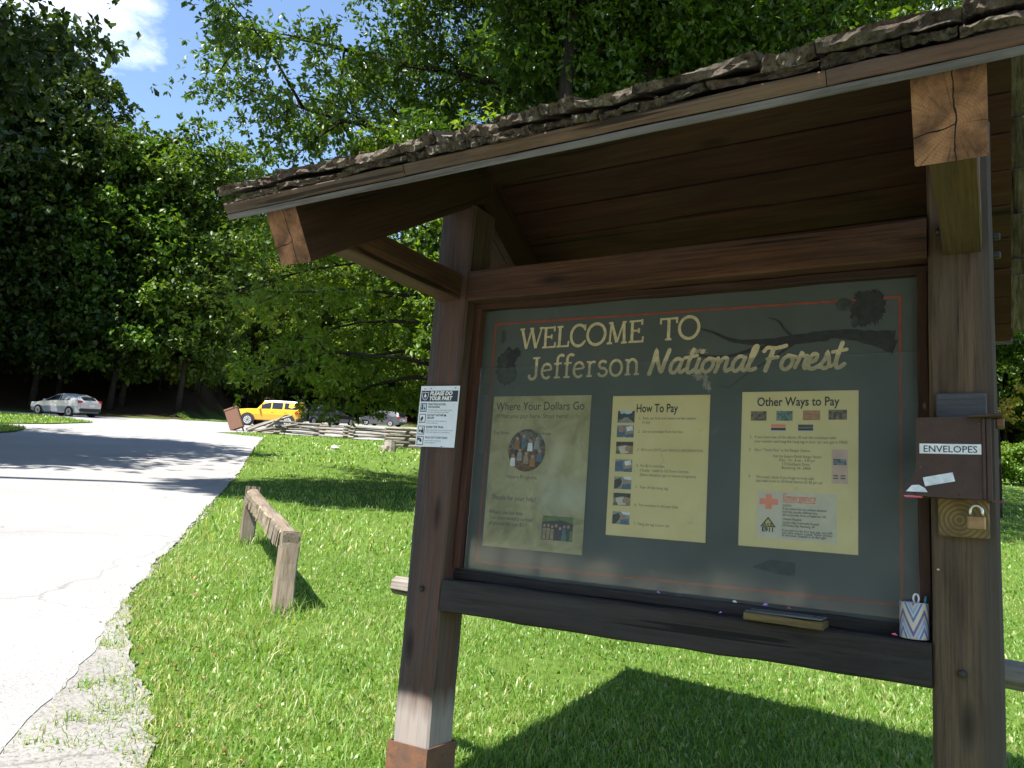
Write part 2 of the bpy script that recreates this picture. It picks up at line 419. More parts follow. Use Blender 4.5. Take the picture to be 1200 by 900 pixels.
def npmesh(name, V, F, mat, tint=None, tintname='tint', smooth=False):
    """V (n,3), F (m,k) equal-size faces"""
    me = bpy.data.meshes.new(name); n, (m, k) = len(V), F.shape
    me.vertices.add(n); me.vertices.foreach_set('co', V.astype(np.float32).ravel())
    me.loops.add(m * k); me.loops.foreach_set('vertex_index', F.astype(np.int32).ravel())
    me.polygons.add(m); me.polygons.foreach_set('loop_start', np.arange(0, m * k, k, dtype=np.int32))
    me.polygons.foreach_set('loop_total', np.full(m, k, dtype=np.int32))
    if smooth: me.polygons.foreach_set('use_smooth', np.ones(m, dtype=bool))
    me.materials.append(mat)
    if tint is not None:
        at = me.attributes.new(tintname, 'FLOAT', 'POINT'); at.data.foreach_set('value', tint.astype(np.float32))
    me.update(calc_edges=True); return me


def frame(p0, p1, up=(0, 0, 1)):
    p0, p1 = Vector(p0), Vector(p1); x = (p1 - p0).normalized(); up = Vector(up)
    y = up.cross(x).normalized(); z = x.cross(y)
    return Matrix(((x.x, y.x, z.x, p0.x), (x.y, y.y, z.y, p0.y), (x.z, y.z, z.z, p0.z), (0, 0, 0, 1))), (p1 - p0).length


def timber_mesh(name, L, w, h, mat, ch=.006, seg=8, jit=.0015, endmat=None, bow=0.0, seed=None):
    r = random.Random(seed if seed is not None else rnd.random())
    a, b = w / 2, h / 2
    prof = [(-a + ch, -b), (a - ch, -b), (a, -b + ch), (a, b - ch), (a - ch, b), (-a + ch, b), (-a, b - ch), (-a, -b + ch)]
    V, F, fm = [], [], []
    for i in range(seg + 1):
        x = L * i / seg
        dy, dz = r.uniform(-jit, jit), r.uniform(-jit, jit) + bow * math.sin(math.pi * i / seg)
        for (y, z) in prof: V.append((x, y + dy + r.uniform(-jit, jit), z + dz + r.uniform(-jit, jit)))
    for i in range(seg):
        for k in range(8):
            k2 = (k + 1) % 8
            F.append((i * 8 + k, i * 8 + k2, (i + 1) * 8 + k2, (i + 1) * 8 + k)); fm.append(0)
    F.append(tuple(reversed(range(8)))); F.append(tuple(range(seg * 8, seg * 8 + 8))); fm += [1 if endmat else 0] * 2
    return mesh(name, V, F, [mat] + ([endmat] if endmat else []), fm)


def timber(name, p0, p1, w, h, mat, parent=None, up=(0, 0, 1), **kw):
    ex = {k: kw.pop(k) for k in ('label', 'cat', 'group', 'kind') if k in kw}
    Mx, L = frame(p0, p1, up)
    return ob(name, timber_mesh(name, L, w, h, mat, **kw), parent, Mx, **ex)


def boxmesh(name, size, mat, bev=.003, off=(0, 0, 0)):
    sx, sy, sz = (s / 2 for s in size); V, F = [], []
    b = min(bev, sx * .45, sy * .45, sz * .45)
    for zi, (z, ins) in enumerate(((-sz, b), (-sz + b, 0), (sz - b, 0), (sz, b))):
        x, y, c = sx - ins, sy - ins, b
        for (px, py) in ((-x + c, -y), (x - c, -y), (x, -y + c), (x, y - c), (x - c, y), (-x + c, y), (-x, y - c), (-x, -y + c)):
            V.append((px + off[0], py + off[1], z + off[2]))
    for r in range(3):
        for k in range(8):
            k2 = (k + 1) % 8; F.append((r * 8 + k, r * 8 + k2, r * 8 + 8 + k2, r * 8 + 8 + k))
    F.append(tuple(reversed(range(8)))); F.append(tuple(range(24, 32)))
    return mesh(name, V, F, mat)


def box(name, center, size, mat, parent=None, rot=None, bev=.003, **ex):
    Mx = Matrix.Translation(center)
    if rot is not None: Mx = Mx @ rot
    return ob(name, boxmesh(name, size, mat, bev), parent, Mx, **ex)


def tube_data(pts, rads, n=8, V=None, F=None):
    V = [] if V is None else V; F = [] if F is None else F
    base = len(V); pts = [Vector(p) for p in pts]
    for i, p in enumerate(pts):
        d = (pts[min(i + 1, len(pts) - 1)] - pts[max(i - 1, 0)]).normalized()
        a = d.orthogonal().normalized() if i == 0 else (a - d * a.dot(d)).normalized()
        b = d.cross(a)
        for k in range(n):
            t = 2 * math.pi * k / n; V.append(p + (a * math.cos(t) + b * math.sin(t)) * rads[i])
    for i in range(len(pts) - 1):
        for k in range(n):
            k2 = (k + 1) % n; F.append((base + i * n + k, base + i * n + k2, base + (i + 1) * n + k2, base + (i + 1) * n + k))
    F.append(tuple(base + k for k in reversed(range(n)))); e = base + (len(pts) - 1) * n; F.append(tuple(e + k for k in range(n)))
    return V, F


def lathe(name, prof, mat, n=24, smooth=True, axis='Z'):
    V, F = [], []
    for (r, z) in prof:
        for k in range(n):
            t = 2 * math.pi * k / n
            V.append((r * math.cos(t), r * math.sin(t), z) if axis == 'Z' else (r * math.cos(t), z, r * math.sin(t)))
    for i in range(len(prof) - 1):
        for k in range(n):
            k2 = (k + 1) % n; F.append((i * n + k, i * n + k2, (i + 1) * n + k2, (i + 1) * n + k))
    return mesh(name, V, F, mat, smooth=smooth)


# ------------------------------------------------------------------ terrain
def sm(t):
    t = np.clip(t, 0, 1); return t * t * (3 - 2 * t)


def edge_of_wood(u, d):
    a = u / np.maximum(d, 1)
    return 60 + sm((a + .42) / .12) * 40 - sm((a - .15) / .2) * 48


def Tn(x, y):
    x = np.asarray(x, float); y = np.asarray(y, float)
    d = -.522 * x + .853 * y; u = .853 * x + .522 * y
    z = .121 * d - .03
    k = np.clip(d, 0, 60) / 50
    z = z + (np.clip(u, -90, 90) + 22) * .016 * k * k
    h = np.maximum(d - edge_of_wood(u, d), 0) * (d > 0)
    return z + 17 * (1 - np.exp(-(h / 50) ** 1.3))


def T(x, y): return float(Tn(x, y))
def P(d, u): return (-.522 * d + .853 * u, .853 * d + .522 * u)
def DU(x, y): return (-.522 * x + .853 * y, .853 * x + .522 * y)


def spaced(a, b, fine, grow):
    out = [0.0]; s = fine
    while out[-1] < b: out.append(out[-1] + s); s *= grow
    neg = [0.0]; s = fine
    while neg[-1] > a: neg.append(neg[-1] - s); s *= grow
    return np.array(sorted(set(neg[1:] + out)))


dd = spaced(-120, 330, .7, 1.035); uu = spaced(-260, 260, .7, 1.045)
Dg, Ug = np.meshgrid(dd, uu, indexing='ij'); gx = -.522 * Dg + .853 * Ug; gy = .853 * Dg + .522 * Ug; gz = Tn(gx, gy) - .012
gi = np.arange(Dg.size).reshape(Dg.shape)
gf = np.stack([gi[:-1, :-1], gi[:-1, 1:], gi[1:, 1:], gi[1:, :-1]], -1).reshape(-1, 4)
fo = np.clip((Dg - edge_of_wood(Ug, Dg)) / 4 + .6, 0, 1) * (Dg > 20)
ob('ground', npmesh('ground', np.stack([gx, gy, gz], -1).reshape(-1, 3), gf[:, ::-1], M['ground'], fo.ravel(), 'forest', True), kind='structure')


def inpoly(px, py, poly):
    px = np.asarray(px); py = np.asarray(py); ins = np.zeros(px.shape, bool); j = len(poly) - 1
    for i in range(len(poly)):
        xi, yi = poly[i]; xj, yj = poly[j]
        c = ((yi > py) != (yj > py)) & (px < (xj - xi) * (py - yi) / (yj - yi + 1e-12) + xi)
        ins ^= c; j = i
    return ins


def ragged(poly, amp, step, seed):
    r = random.Random(seed); out = []
    for i, (x0, y0) in enumerate(poly):
        x1, y1 = poly[(i + 1) % len(poly)]
        L = math.hypot(x1 - x0, y1 - y0); n = max(1, int(L / step)) if L < 40 else max(1, int(L / 4))
        for k in range(n):
            t = k / n; a = amp if L < 40 else 0
            out.append((x0 + (x1 - x0) * t + r.uniform(-a, a), y0 + (y1 - y0) * t + r.uniform(-a, a)))
    return out


def sheet(name, poly, lift, mat, grid=1.6, kind='structure', near=None):
    """flat sheet draped on the terrain inside a polygon"""
    xs = [p[0] for p in poly]; ys = [p[1] for p in poly]
    g = grid; X, Y = np.meshgrid(np.arange(min(xs), max(xs), g), np.arange(min(ys), max(ys), g))
    X = X.ravel(); Y = Y.ravel(); k = inpoly(X, Y, poly)
    pts = [Vector(p) for p in poly] + [Vector((a, b)) for a, b in zip(X[k], Y[k])]
    n = len(poly)
    res = geometry.delaunay_2d_cdt(pts, [(i, (i + 1) % n) for i in range(n)], [], 1, 1e-5)
    v2 = [(p.x, p.y) for p in res[0]]; F = [tuple(f) for f in res[2]]
    cen = np.array([[sum(v2[i][0] for i in f) / 3, sum(v2[i][1] for i in f) / 3] for f in F])
    ok = inpoly(cen[:, 0], cen[:, 1], poly)
    F = [f for f, o_ in zip(F, ok) if o_]
    F = [f if ((v2[f[1]][0] - v2[f[0]][0]) * (v2[f[2]][1] - v2[f[0]][1]) - (v2[f[2]][0] - v2[f[0]][0]) * (v2[f[1]][1] - v2[f[0]][1])) > 0 else f[::-1] for f in F]
    V = [(x, y, T(x, y) + lift) for x, y in v2]
    return ob(name, mesh(name, V, F, mat, smooth=True), kind=kind)


lawn_edge = [(-1.6, -.9), (-3.0, 1.2), (-3.86, 2.15), (-4.55, 2.83), (-5.1, 3.33), (-6.09, 4.21), (-7.41, 5.45), (-9.2, 7.18), (-12.11, 9.99), (-15.69, 13.38),
             (-20.12, 17.45), (-24.95, 21.95), (-29.13, 25.89)]
tip = [(-30.58, 25.92), (-32.78, 26.04), (-33.51, 28.38), (-33.39, 29.12), (-32.2, 29.8), (-31.18, 31.26), (-28.71, 32.24), (-27.38, 35.32), (-23.66, 35.74)]
far = [P(44, 6), P(60, 9), P(86, -2), P(96, -18), P(92, -27), P(76, -26.5), P(66, -25.5), P(59, -25.5), P(57, -37), P(55, -42), P(44, -38), P(30, -33), P(24, -26), P(14, -13.5), P(4, -11.5), P(-12, -14), P(-30, -14), P(-30, 12), P(-12, 12), P(-3, 5)]
road_poly = ragged(lawn_edge[:-1], .035, .22, 3)[:-1] if False else None
rp = []
_rr = random.Random(3)
for i in range(len(lawn_edge) - 1):
    (x0, y0), (x1, y1) = lawn_edge[i], lawn_edge[i + 1]; L = math.hypot(x1 - x0, y1 - y0); n = max(1, int(L / .09)); _w = 0.0
    for k in range(n):
        _w = _w * .8 + _rr.uniform(-.014, .014); rp.append((x0 + (x1 - x0) * k / n + _w, y0 + (y1 - y0) * k / n + _w))
road_poly = rp + [lawn_edge[-1]] + tip + far
sheet('road', road_poly, .009, M['road'])
isl1 = [(-52, 23.5), (-50.15, 24.55), (-48.03, 25.74), (-44, 24.9), (-39.53, 23.92), (-37.8, 21.8), (-36.2, 19.94), (-34.95, 17.18), (-36, 15), (-50, 18)]
isl2 = [(-32.73, 16.11), (-30.7, 16.02), (-29.2, 14.9), (-28.17, 14.04), (-28.12, 13.0), (-33, 13.4)]
strip = [(-54.8, 39.47), (-51.23, 41.44), (-52.2, 43.5), (-56.5, 41.5)]
for q, n in ((isl1, 1), (isl2, 2), (strip, 3)):
    o = sheet('grass_verge', ragged(q, .06, .5, n), .05, M['ground'])
_gs = [(-6.9, 4.98), (-6.3, 4.36), (-5.75, 3.98), (-5.2, 3.66), (-4.68, 3.33), (-3.93, 2.93), (-3.28, 2.52), (-2.2, 1.2), (-1.4, -.5)]
gravel_poly = ragged(_gs + [(-3.4, -.5), (-3.9, 1.2), (-4.5, 2.2), (-5.2, 2.9), (-6.6, 4.3), (-7.6, 5.4)], .035, .09, 5)
grass_side = [(_gs[i][0] + (_gs[i + 1][0] - _gs[i][0]) * k / 8, _gs[i][1] + (_gs[i + 1][1] - _gs[i][1]) * k / 8) for i in range(len(_gs) - 1) for k in range(8)]
sheet('gravel_shoulder', gravel_poly, .004, M['gravel'], .5)

# ------------------------------------------------------------------ grass
rs = np.random.RandomState(11)


def grass_field(n, d0, d1, w, h, seed, polys_out=(), spread=.86, pw=1.0):
    r = np.random.RandomState(seed)
    d = (d0 ** pw + r.rand(n) * (d1 ** pw - d0 ** pw)) ** (1 / pw)
    u = (r.rand(n) * 2 - 1) * spread * d
    x = -.522 * d + .853 * u; y = .853 * d + .522 * u
    keep = ~inpoly(x, y, road_poly)
    g = inpoly(x, y, gravel_poly)
    if g.any():
        dist = np.full(n, 9.0); gx_, gy_ = x[g], y[g]; dm = np.full(gx_.shape, 9.0)
        for (qx, qy) in grass_side: dm = np.minimum(dm, np.hypot(gx_ - qx, gy_ - qy))
        dist[g] = dm
        nz_ = .5 + .25 * np.sin(x * 9 + 2 * np.sin(y * 7)) + .25 * np.sin(y * 11 + 2 * np.sin(x * 6))
        keep &= ~(g & (r.rand(n) > np.clip(.95 - dist / (.16 + .75 * nz_ ** 2), .02, 1)))
    # thin worn patches
    pn = np.sin(x * 2.1 + 1.3 * np.sin(y * 1.7)) * np.sin(y * 2.6 + 1.1 * np.sin(x * 1.9))
    keep &= ~((pn > .66) & (r.rand(n) < .6))
    keep &= r.rand(n) < .62 + .38 * np.sin(x * 5.3 + 2 * np.sin(y * 4.1)) * np.sin(y * 6.1 + 2 * np.sin(x * 3.7)) + .2
    return x[keep], y[keep], d[keep]


def blades(x, y, d, w, h, seed, lift=0.0):
    r = np.random.RandomState(seed); n = len(x)
    z = Tn(x, y) - .012 + lift
    az = r.rand(n) * 2 * np.pi; lean = np.abs(r.randn(n)) * .7 + .25; lean = np.minimum(lean, 1.5)
    patch = .5 + .5 * np.sin(x * 1.3 + np.sin(y * .9) * 2) * np.sin(y * 1.1 + np.sin(x * .7) * 2)
    hh = h * (.55 + .75 * r.rand(n)) * (.75 + .5 * patch); ww = w * (.6 + .7 * r.rand(n))
    dx, dy = np.cos(az), np.sin(az); fa = r.rand(n) * 2 * np.pi; sx, sy = np.cos(fa) * ww / 2, np.sin(fa) * ww / 2
    m1 = np.sin(lean * .5); c1 = np.cos(lean * .5); m2 = np.sin(lean * 1.3); c2 = np.cos(np.minimum(lean * 1.3, 1.5))
    V = np.zeros((n, 5, 3))
    V[:, 0] = np.stack([x - sx, y - sy, z], -1); V[:, 1] = np.stack([x + sx, y + sy, z], -1)
    mx, my, mz = x + dx * hh * .5 * m1, y + dy * hh * .5 * m1, z + hh * .5 * c1
    V[:, 2] = np.stack([mx - sx * .8, my - sy * .8, mz], -1); V[:, 3] = np.stack([mx + sx * .8, my + sy * .8, mz], -1)
    V[:, 4] = np.stack([mx + dx * hh * .55 * m2, my + dy * hh * .55 * m2, mz + hh * .5 * c2], -1)
    b = np.arange(n)[:, None] * 5
    F = np.concatenate([b + [0, 1, 3], b + [0, 3, 2], b + [2, 3, 4]], 0)
    t = np.clip(.40 + .25 * r.randn(n) + .4 * (patch - .5), 0, .85); ed = np.full(n, 9.0)
    for (qx, qy) in grass_side[::3]: ed = np.minimum(ed, np.hypot(x - qx, y - qy))
    dry = r.rand(n) < .05 + .3 * np.exp(-ed / .25); t[dry] = 1.0
    return V.reshape(-1, 3), F, np.repeat(t, 5)


def join(parts):
    Vs, Fs, Ts, o = [], [], [], 0
    for V, F, t in parts: Vs.append(V); Fs.append(F + o); Ts.append(t); o += len(V)
    return np.concatenate(Vs), np.concatenate(Fs), np.concatenate(Ts)


gp = []
x, y, d = grass_field(250000, 2.3, 9.5, 0, 0, 1); gp.append(blades(x, y, d, .0050, .062, 2))
x, y, d = grass_field(70000, 9.5, 22, 0, 0, 3, pw=1.2); gp.append(blades(x, y, d, .017, .085, 4))
x, y, d = grass_field(60000, 22, 56, 0, 0, 5, pw=1.5); gp.append(blades(x, y, d, .05, .11, 6))
# broad clover leaves low in the sward
x, y, d = grass_field(45000, 2.3, 9, 0, 0, 7); gp.append(blades(x, y, d, .020, .04, 8))
# longer tufts left by the mower round the posts and rails
for (cx, cy, n, s) in ((-4.95, 4.81, 260, .16), (-7.61, 6.7, 160, .16), (-2.14, 3.0, 240, .2), (-.07, 3.0, 160, .2), (-4.2, 4.0, 90, .12), (-3.3, 3.5, 80, .1), (-4.42, 2.86, 70, .05), (-5.0, 3.36, 60, .06), (-4.0, 2.55, 50, .05), (-5.9, 4.15, 60, .06), (-4.35, 3.02, 40, .05), (-2.6, 4.5, 80, .15), (-5.6, 5.1, 80, .14)):
    r = np.random.RandomState(int(n * 7 + abs(cx) * 10)); tx = cx + r.randn(n) * s; ty = cy + r.randn(n) * s
    k = ~inpoly(tx, ty, road_poly); gp.append(blades(tx[k], ty[k], None, .008, .15 if s >= .1 else .07, n))
V, F, t = join(gp)
ob('lawn_grass', npmesh('lawn_grass', V, F, M['grass'], t), kind='stuff', label='short green lawn grass with clover and a few dry blades', cat='grass')
gp = []
for q, n, s in ((isl1, 16000, 1), (isl2, 5000, 2), (strip, 3000, 3)):
    r = np.random.RandomState(s); q_ = np.array(q); x = q_[:, 0].min() + r.rand(n) * np.ptp(q_[:, 0]); y = q_[:, 1].min() + r.rand(n) * np.ptp(q_[:, 1])
    k = inpoly(x, y, q); gp.append(blades(x[k], y[k], None, .05, .13, s + 50, .05))
V, F, t = join(gp)
ob('verge_grass', npmesh('verge_grass', V, F, M['grass'], t), kind='stuff', label='bright grass on the raised verges across the road', cat='grass')


# ------------------------------------------------------------------ foliage
def leafset(C, axis, nrm, L, W, tint):
    """folded kite leaves"""
    n = len(C); side = np.cross(axis, nrm); side /= np.linalg.norm(side, axis=1)[:, None] + 1e-9
    nr = np.cross(side, axis); V = np.zeros((n, 4, 3)); L = L[:, None]; W = W[:, None]
    V[:, 0] = C; V[:, 1] = C + axis * L * .55 + side * W * .5 + nr * W * .14; V[:, 2] = C + axis * L - nr * L * .08; V[:, 3] = C + axis * L * .55 - side * W * .5 + nr * W * .14
    b = np.arange(n)[:, None] * 4
    F = np.concatenate([b + [0, 1, 2], b + [0, 2, 3]], 0)
    return V.reshape(-1, 3), F, np.repeat(tint, 4)


def unit(a): return a / (np.linalg.norm(a, axis=1)[:, None] + 1e-9)


def make_tree(seed, H, base, cr, limbs, subs, per, leaf, rosette, clump, tr=.22, droop=.0, lean=(0, 0), open_=0.0, wfac=.5, tint0=.45, top=.97, prof_pow=.6, skirt=None, hmf=.42):
    r = np.random.RandomState(seed); V, F = [], []
    n = 9; tp = []
    for i in range(n):
        f = i / (n - 1); tp.append(Vector((lean[0] * f * f + r.randn() * .05 * f * H / 10, lean[1] * f * f + r.randn() * .05 * f * H / 10, -.4 + (H * .92 + .4) * f)))
    def tat(z):
        f = min(max((z + .4) / (H * .92 + .4), 0), 1) * (n - 1); i = min(int(f), n - 2); return tp[i].lerp(tp[i + 1], f - i)
    tube_data(tp, [tr * (1.35 if i == 0 else 1) * (1 - .86 * i / (n - 1)) + .01 for i in range(n)], 9, V, F)
    cl = []   # (pos, dir)
    for i in range(limbs):
        f = (i + .5) / limbs; z = base * .85 + (H * top - base) * f ** .9; az = i * 2.39996 + r.rand() * .9
        hm = base + (H - base) * hmf; hh = (H * 1.02 - base) * (1.0 - hmf if z > hm else hmf + .08)
        rad = cr * max(.12, 1 - abs((z - hm) / hh) ** 2.2) ** prof_pow * (.72 + .5 * r.rand())
        if skirt: rad *= skirt(az)
        p0 = tat(z * (.9 if z > base else 1)); rise = (.55 + .5 * f) * rad * .55 * (1 - droop)
        pts = []
        for k in range(6):
            s = k / 5; pts.append(p0 + Vector((math.cos(az) * rad * s, math.sin(az) * rad * s, rise * s - droop * rad * .75 * s * s)) + Vector(r.randn(3) * .05 * rad * s * .5))
        r0 = tr * (.42 - .25 * f) * min(1, rad / cr + .35)
        tube_data(pts, [r0 * (1 - .85 * k / 5) + .006 for k in range(6)], 6, V, F)
        cl.append((pts[-1], (pts[-1] - pts[-2]).normalized()))
        for s_ in range(subs):
            s = .3 + .68 * (s_ + r.rand()) / subs; k = min(int(s * 5), 4); q = pts[k].lerp(pts[k + 1], s * 5 - k)
            sa = az + (1 if s_ % 2 else -1) * (.6 + .7 * r.rand()); ln = rad * (.22 + .28 * r.rand()) * (1.15 - .5 * s)
            e = q + Vector((math.cos(sa) * ln, math.sin(sa) * ln, ln * (r.rand() * .9 - .25 - droop * .9)))
            m = q.lerp(e, .5) + Vector(r.randn(3) * .06 * ln)
            tube_data([q, m, e], [r0 * .35 + .004, r0 * .22 + .003, .005], 5, V, F)
            cl.append((e, (e - q).normalized())); cl.append((m, (e - q).normalized()))
    trunk = mesh('trunk', V, F, M['bark'], smooth=True)
    P0 = np.array([c[0] for c in cl]); D0 = np.array([c[1] for c in cl])
    idx = np.repeat(np.arange(len(cl)), per); csz = clump * (.6 + .8 * r.rand(len(cl)))[idx]
    off = r.randn(len(idx), 3) * csz[:, None] * [.5, .5, .34]; off[:, 2] -= droop * np.abs(r.randn(len(idx))) * csz * .6
    C = P0[idx] + off; ctint = (r.randn(len(cl)) * .13)[idx]
    if open_ > 0:
        k = r.rand(len(C)) > open_; C, idx, ctint, off = C[k], idx[k], ctint[k], off[k]
    # rosettes of leaves round each twig tip
    m = len(C); C = np.repeat(C, rosette, 0); tw = unit(unit(off + 1e-6) * .7 + D0[idx] * .5 + r.randn(m, 3) * .5); tw = np.repeat(tw, rosette, 0)
    N = len(C); ax = unit(tw * .55 + unit(r.randn(N, 3)) * .95 + [0, 0, -.22 - droop * .4]); nr = unit(r.randn(N, 3) * .55 + [0, 0, .9] + tw * .25)
    L = leaf * (.6 + .65 * r.rand(N)); W = L * wfac * (.8 + .4 * r.rand(N))
    tint = np.clip(tint0 + np.repeat(ctint, rosette) + r.randn(N) * .16, 0, 1)
    C = C + r.randn(N, 3) * leaf * .12
    return trunk, leafset(C, ax, nr, L, W, tint)


def tree(name, loc, data, leafm, label, cat='tree', group=None, rz=0.0, sc=1.0, cache={}):
    trunk, cd = data
    key = (id(trunk), leafm.name)
    if key not in cache: cache[key] = npmesh('crown', cd[0], cd[1], leafm, cd[2])
    root = empty(name, loc, rz, label=label, cat=cat, group=group); root.scale = (sc, sc, sc)
    a = bpy.data.objects.new('trunk', trunk); b = bpy.data.objects.new('crown', cache[key])
    for c in (a, b): COL.objects.link(c); c.parent = root
    return root


def tree_at(name, d, u, *a, **kw):
    x, y = P(d, u); return tree(name, (x, y, T(x, y) - .05), *a, **kw)


# large oaks behind the kiosk
oak1 = make_tree(21, 17, 3.2, 8.6, 54, 7, 74, .15, 5, .62, tr=.30, wfac=.45, droop=.22, skirt=lambda az: (1 - .6 * max(0, math.cos(az + 1.02)) ** 2) * (1 - .02 * max(0, math.cos(az + 2.59))))
oak2 = make_tree(33, 18, 5.0, 7.2, 42, 6, 54, .15, 5, .6, tr=.22, wfac=.45)
oak3 = make_tree(39, 20, 10, 4.6, 26, 5, 34, .145, 5, .7, tr=.19, wfac=.45)
tree_at('oak_tree', 17, 2.0, oak1, M['oak'], 'big glossy-leaved oak whose branches hang over the kiosk roof and the left corner', group='oaks behind the kiosk')
tree_at('oak_tree', 13.5, .58, oak3, M['oak'], 'oak with a slim dark trunk just left of the middle trunk above the roof', group='oaks behind the kiosk', rz=1.0)
tree_at('oak_tree', 14.2, 2.25, oak3, M['oak'], 'oak with the right-hand slim trunk of the three above the roof', group='oaks behind the kiosk', rz=2.6, sc=.95)
tree_at('oak_tree', 24, 4.2, oak2, M['oak'], 'oak standing farther back between the slim trunks above the roof', group='oaks behind the kiosk', rz=2.0)
tree_at('oak_tree', 19, 7.5, oak2, M['oak'], 'leafy oak rising above the right half of the kiosk roof', group='oaks behind the kiosk', rz=4.2)
tree_at('oak_tree', 26, 15, oak2, M['oak'], 'oak at the top right corner behind the highest shingles', group='oaks behind the kiosk', rz=5.4)
# drooping locust between the post and the yellow car
loc = make_tree(45, 8.2, 2.5, 3.7, 34, 6, 16, .125, 6, .36, tr=.10, droop=.50, wfac=.42, tint0=.55, prof_pow=.45)
tree_at('locust_tree', 15.5, -1.5, loc, M['locust'], 'light green drooping tree hanging in front of the grey van', rz=.5)
# big maple beside the road on the left, throwing its shade over the road
mapl = make_tree(57, 19, 4.5, 7.6, 52, 8, 34, .27, 5, 1.1, tr=.36, wfac=.7, tint0=.4)
tree_at('maple_tree', 15.8, -20.6, mapl, M['maple'], 'large dark maple just outside the left edge whose shade lies across the road', rz=.3)

tall = make_tree(77, 25.5, 21, 3.3, 20, 6, 16, .26, 5, .8, tr=.28, wfac=.7, lean=(7.2, -2.1))
tree_at('shade_tree', 10.2, -14.4, tall, M['maple'], 'tall leaning tree outside the left edge whose shade falls on the lawn')
fv = [make_tree(100, 24, 3.2, 5.8, 50, 4, 16, .46, 3, 1.05, tr=.22, wfac=.62, hmf=.66),
      make_tree(101, 20, 3.0, 5.0, 44, 4, 16, .44, 3, 1.0, tr=.17, wfac=.62, tint0=.6, hmf=.62),
      make_tree(102, 25, 4.0, 5.6, 50, 4, 16, .46, 3, 1.05, tr=.22, wfac=.62, tint0=.38, hmf=.68)]
fl = ['tall broad-crowned tree in the dark wood beyond the road', 'shorter fresh green tree at the edge of the wood', 'very tall straight-trunked tree deep in the wood']
fr = random.Random(5); placed = []
for k, (d_, u_) in enumerate(((50, -46), (45, -48), (54, -49), (47, -54), (40, -50), (57, -44), (36, -44), (52, -55))):  # unseen tall trees added to keep the far-left wood in shade
    tree_at('roadside_tree', d_, u_, fv[(0, 2)[k % 2]], M['maple'], 'unseen tall dark tree added beyond the left edge to shade the wood behind the hatchback', group='added shading trees left of the road', rz=k * 1.3, sc=1.35)
for off, gap in ((1.5, 5.2), (6, 5.4), (12, 6.0), (19, 6.4), (28, 7.2), (40, 8.0), (54, 9)):
    a = -.92
    while a < .92:
        d_ = float(edge_of_wood(np.array(a * 100.0), np.array(100.0))) + off + fr.uniform(-1.8, 1.8)
        uu_ = a * d_ + fr.uniform(-1.2, 1.2); x_, y_ = P(d_, uu_)
        k = fr.choice((0, 1, 1)) if off > 3 else fr.choice((0, 2, 2))
        if abs(uu_ / d_) < .95:
            tree('forest_tree', (x_, y_, T(x_, y_) - .1), fv[k], M['maple'] if a < -.5 else M['forestleaf'], fl[k], group='trees of the wood, kind %s' % ('broad', 'fresh green', 'tall')[k], rz=fr.uniform(0, 6.28), sc=(1.22 if a < -.53 else 1) * fr.uniform(.85, 1.1) * (.90 if -.56 < a < -.3 else 1) * (.93 if off > 20 else 1))  # far-left trees get darker leaves: shade put into the colour
        a += gap * fr.uniform(.75, 1.25) / d_
# saplings under the wood
sap = make_tree(140, 6.5, 1.2, 2.2, 18, 3, 10, .3, 3, .6, tr=.06, wfac=.6, tint0=.5)
for k in range(110):
    a = fr.uniform(-.75, .75)
    d_ = float(edge_of_wood(np.array(a * 100.0), np.array(100.0))) + fr.uniform(5, 34); x_, y_ = P(d_, a * d_)
    tree('sapling', (x_, y_, T(x_, y_) - .05), sap, M['forestleaf'], 'thin young tree growing in the shade under the wood', group='saplings under the wood', rz=fr.uniform(0, 6), sc=fr.uniform(.7, 1.5))
# bush and turning sapling right of the kiosk
bush = make_tree(150, 1.9, .1, 1.3, 20, 4, 16, .16, 3, .35, tr=.03, wfac=.6, tint0=.6)
tree_at('bush', 40, 25.6, bush, M['forestleaf'], 'low leafy bush at the edge of the lawn right of the kiosk', 'bush', sc=1.0)
ys = make_tree(151, 4.4, 3.1, .8, 6, 2, 3, .15, 3, .25, tr=.035, wfac=.6, tint0=.6)
tree_at('sapling', 22, 13.7, ys, M['yleaf'], 'thin sapling with yellow turning leaves just right of the kiosk post', 'young tree', sc=1.0)
# trees behind the photographer, seen only in the acrylic sheet
for k in range(19):
    q = -1.05 + k * .07
    if -.13 < q < .03: continue
    yy = -38 + fr.uniform(-5, 5); xx = q * -yy
    tree('roadside_tree', (xx, yy, T(xx, yy) - .1), fv[k % 2], M['forestleaf'], 'tree across the pavement behind the viewer', group='trees behind the viewer', rz=k, sc=fr.uniform(.8, 1.05))

# fallen leaves on gravel and grass
r = np.random.RandomState(9); n = 60
t_ = r.rand(n); x = -6.8 + 4.6 * t_ + r.randn(n) * .25; y = 4.85 - 3.0 * t_ + r.randn(n) * .22 + .15
x2 = r.uniform(-8, 0, 26); y2 = r.uniform(3.4, 9, 26); x = np.concatenate([x, x2]); y = np.concatenate([y, y2]); n = len(x)
C = np.stack([x, y, Tn(x, y) + .022], -1); ax = unit(np.stack([r.randn(n), r.randn(n), r.randn(n) * .15], -1)); nr = unit(r.randn(n, 3) * .25 + [0, 0, 1])
V, F, t = leafset(C, ax, nr,   .04 * (.7 + .6 * r.rand(n)), .026 * (.7 + .6 * r.rand(n)), r.rand(n))
ob('fallen_leaves', npmesh('fallen_leaves', V, F, M['litter'], t), kind='stuff', label='few brown and orange fallen leaves along the gravel edge', cat='leaves')
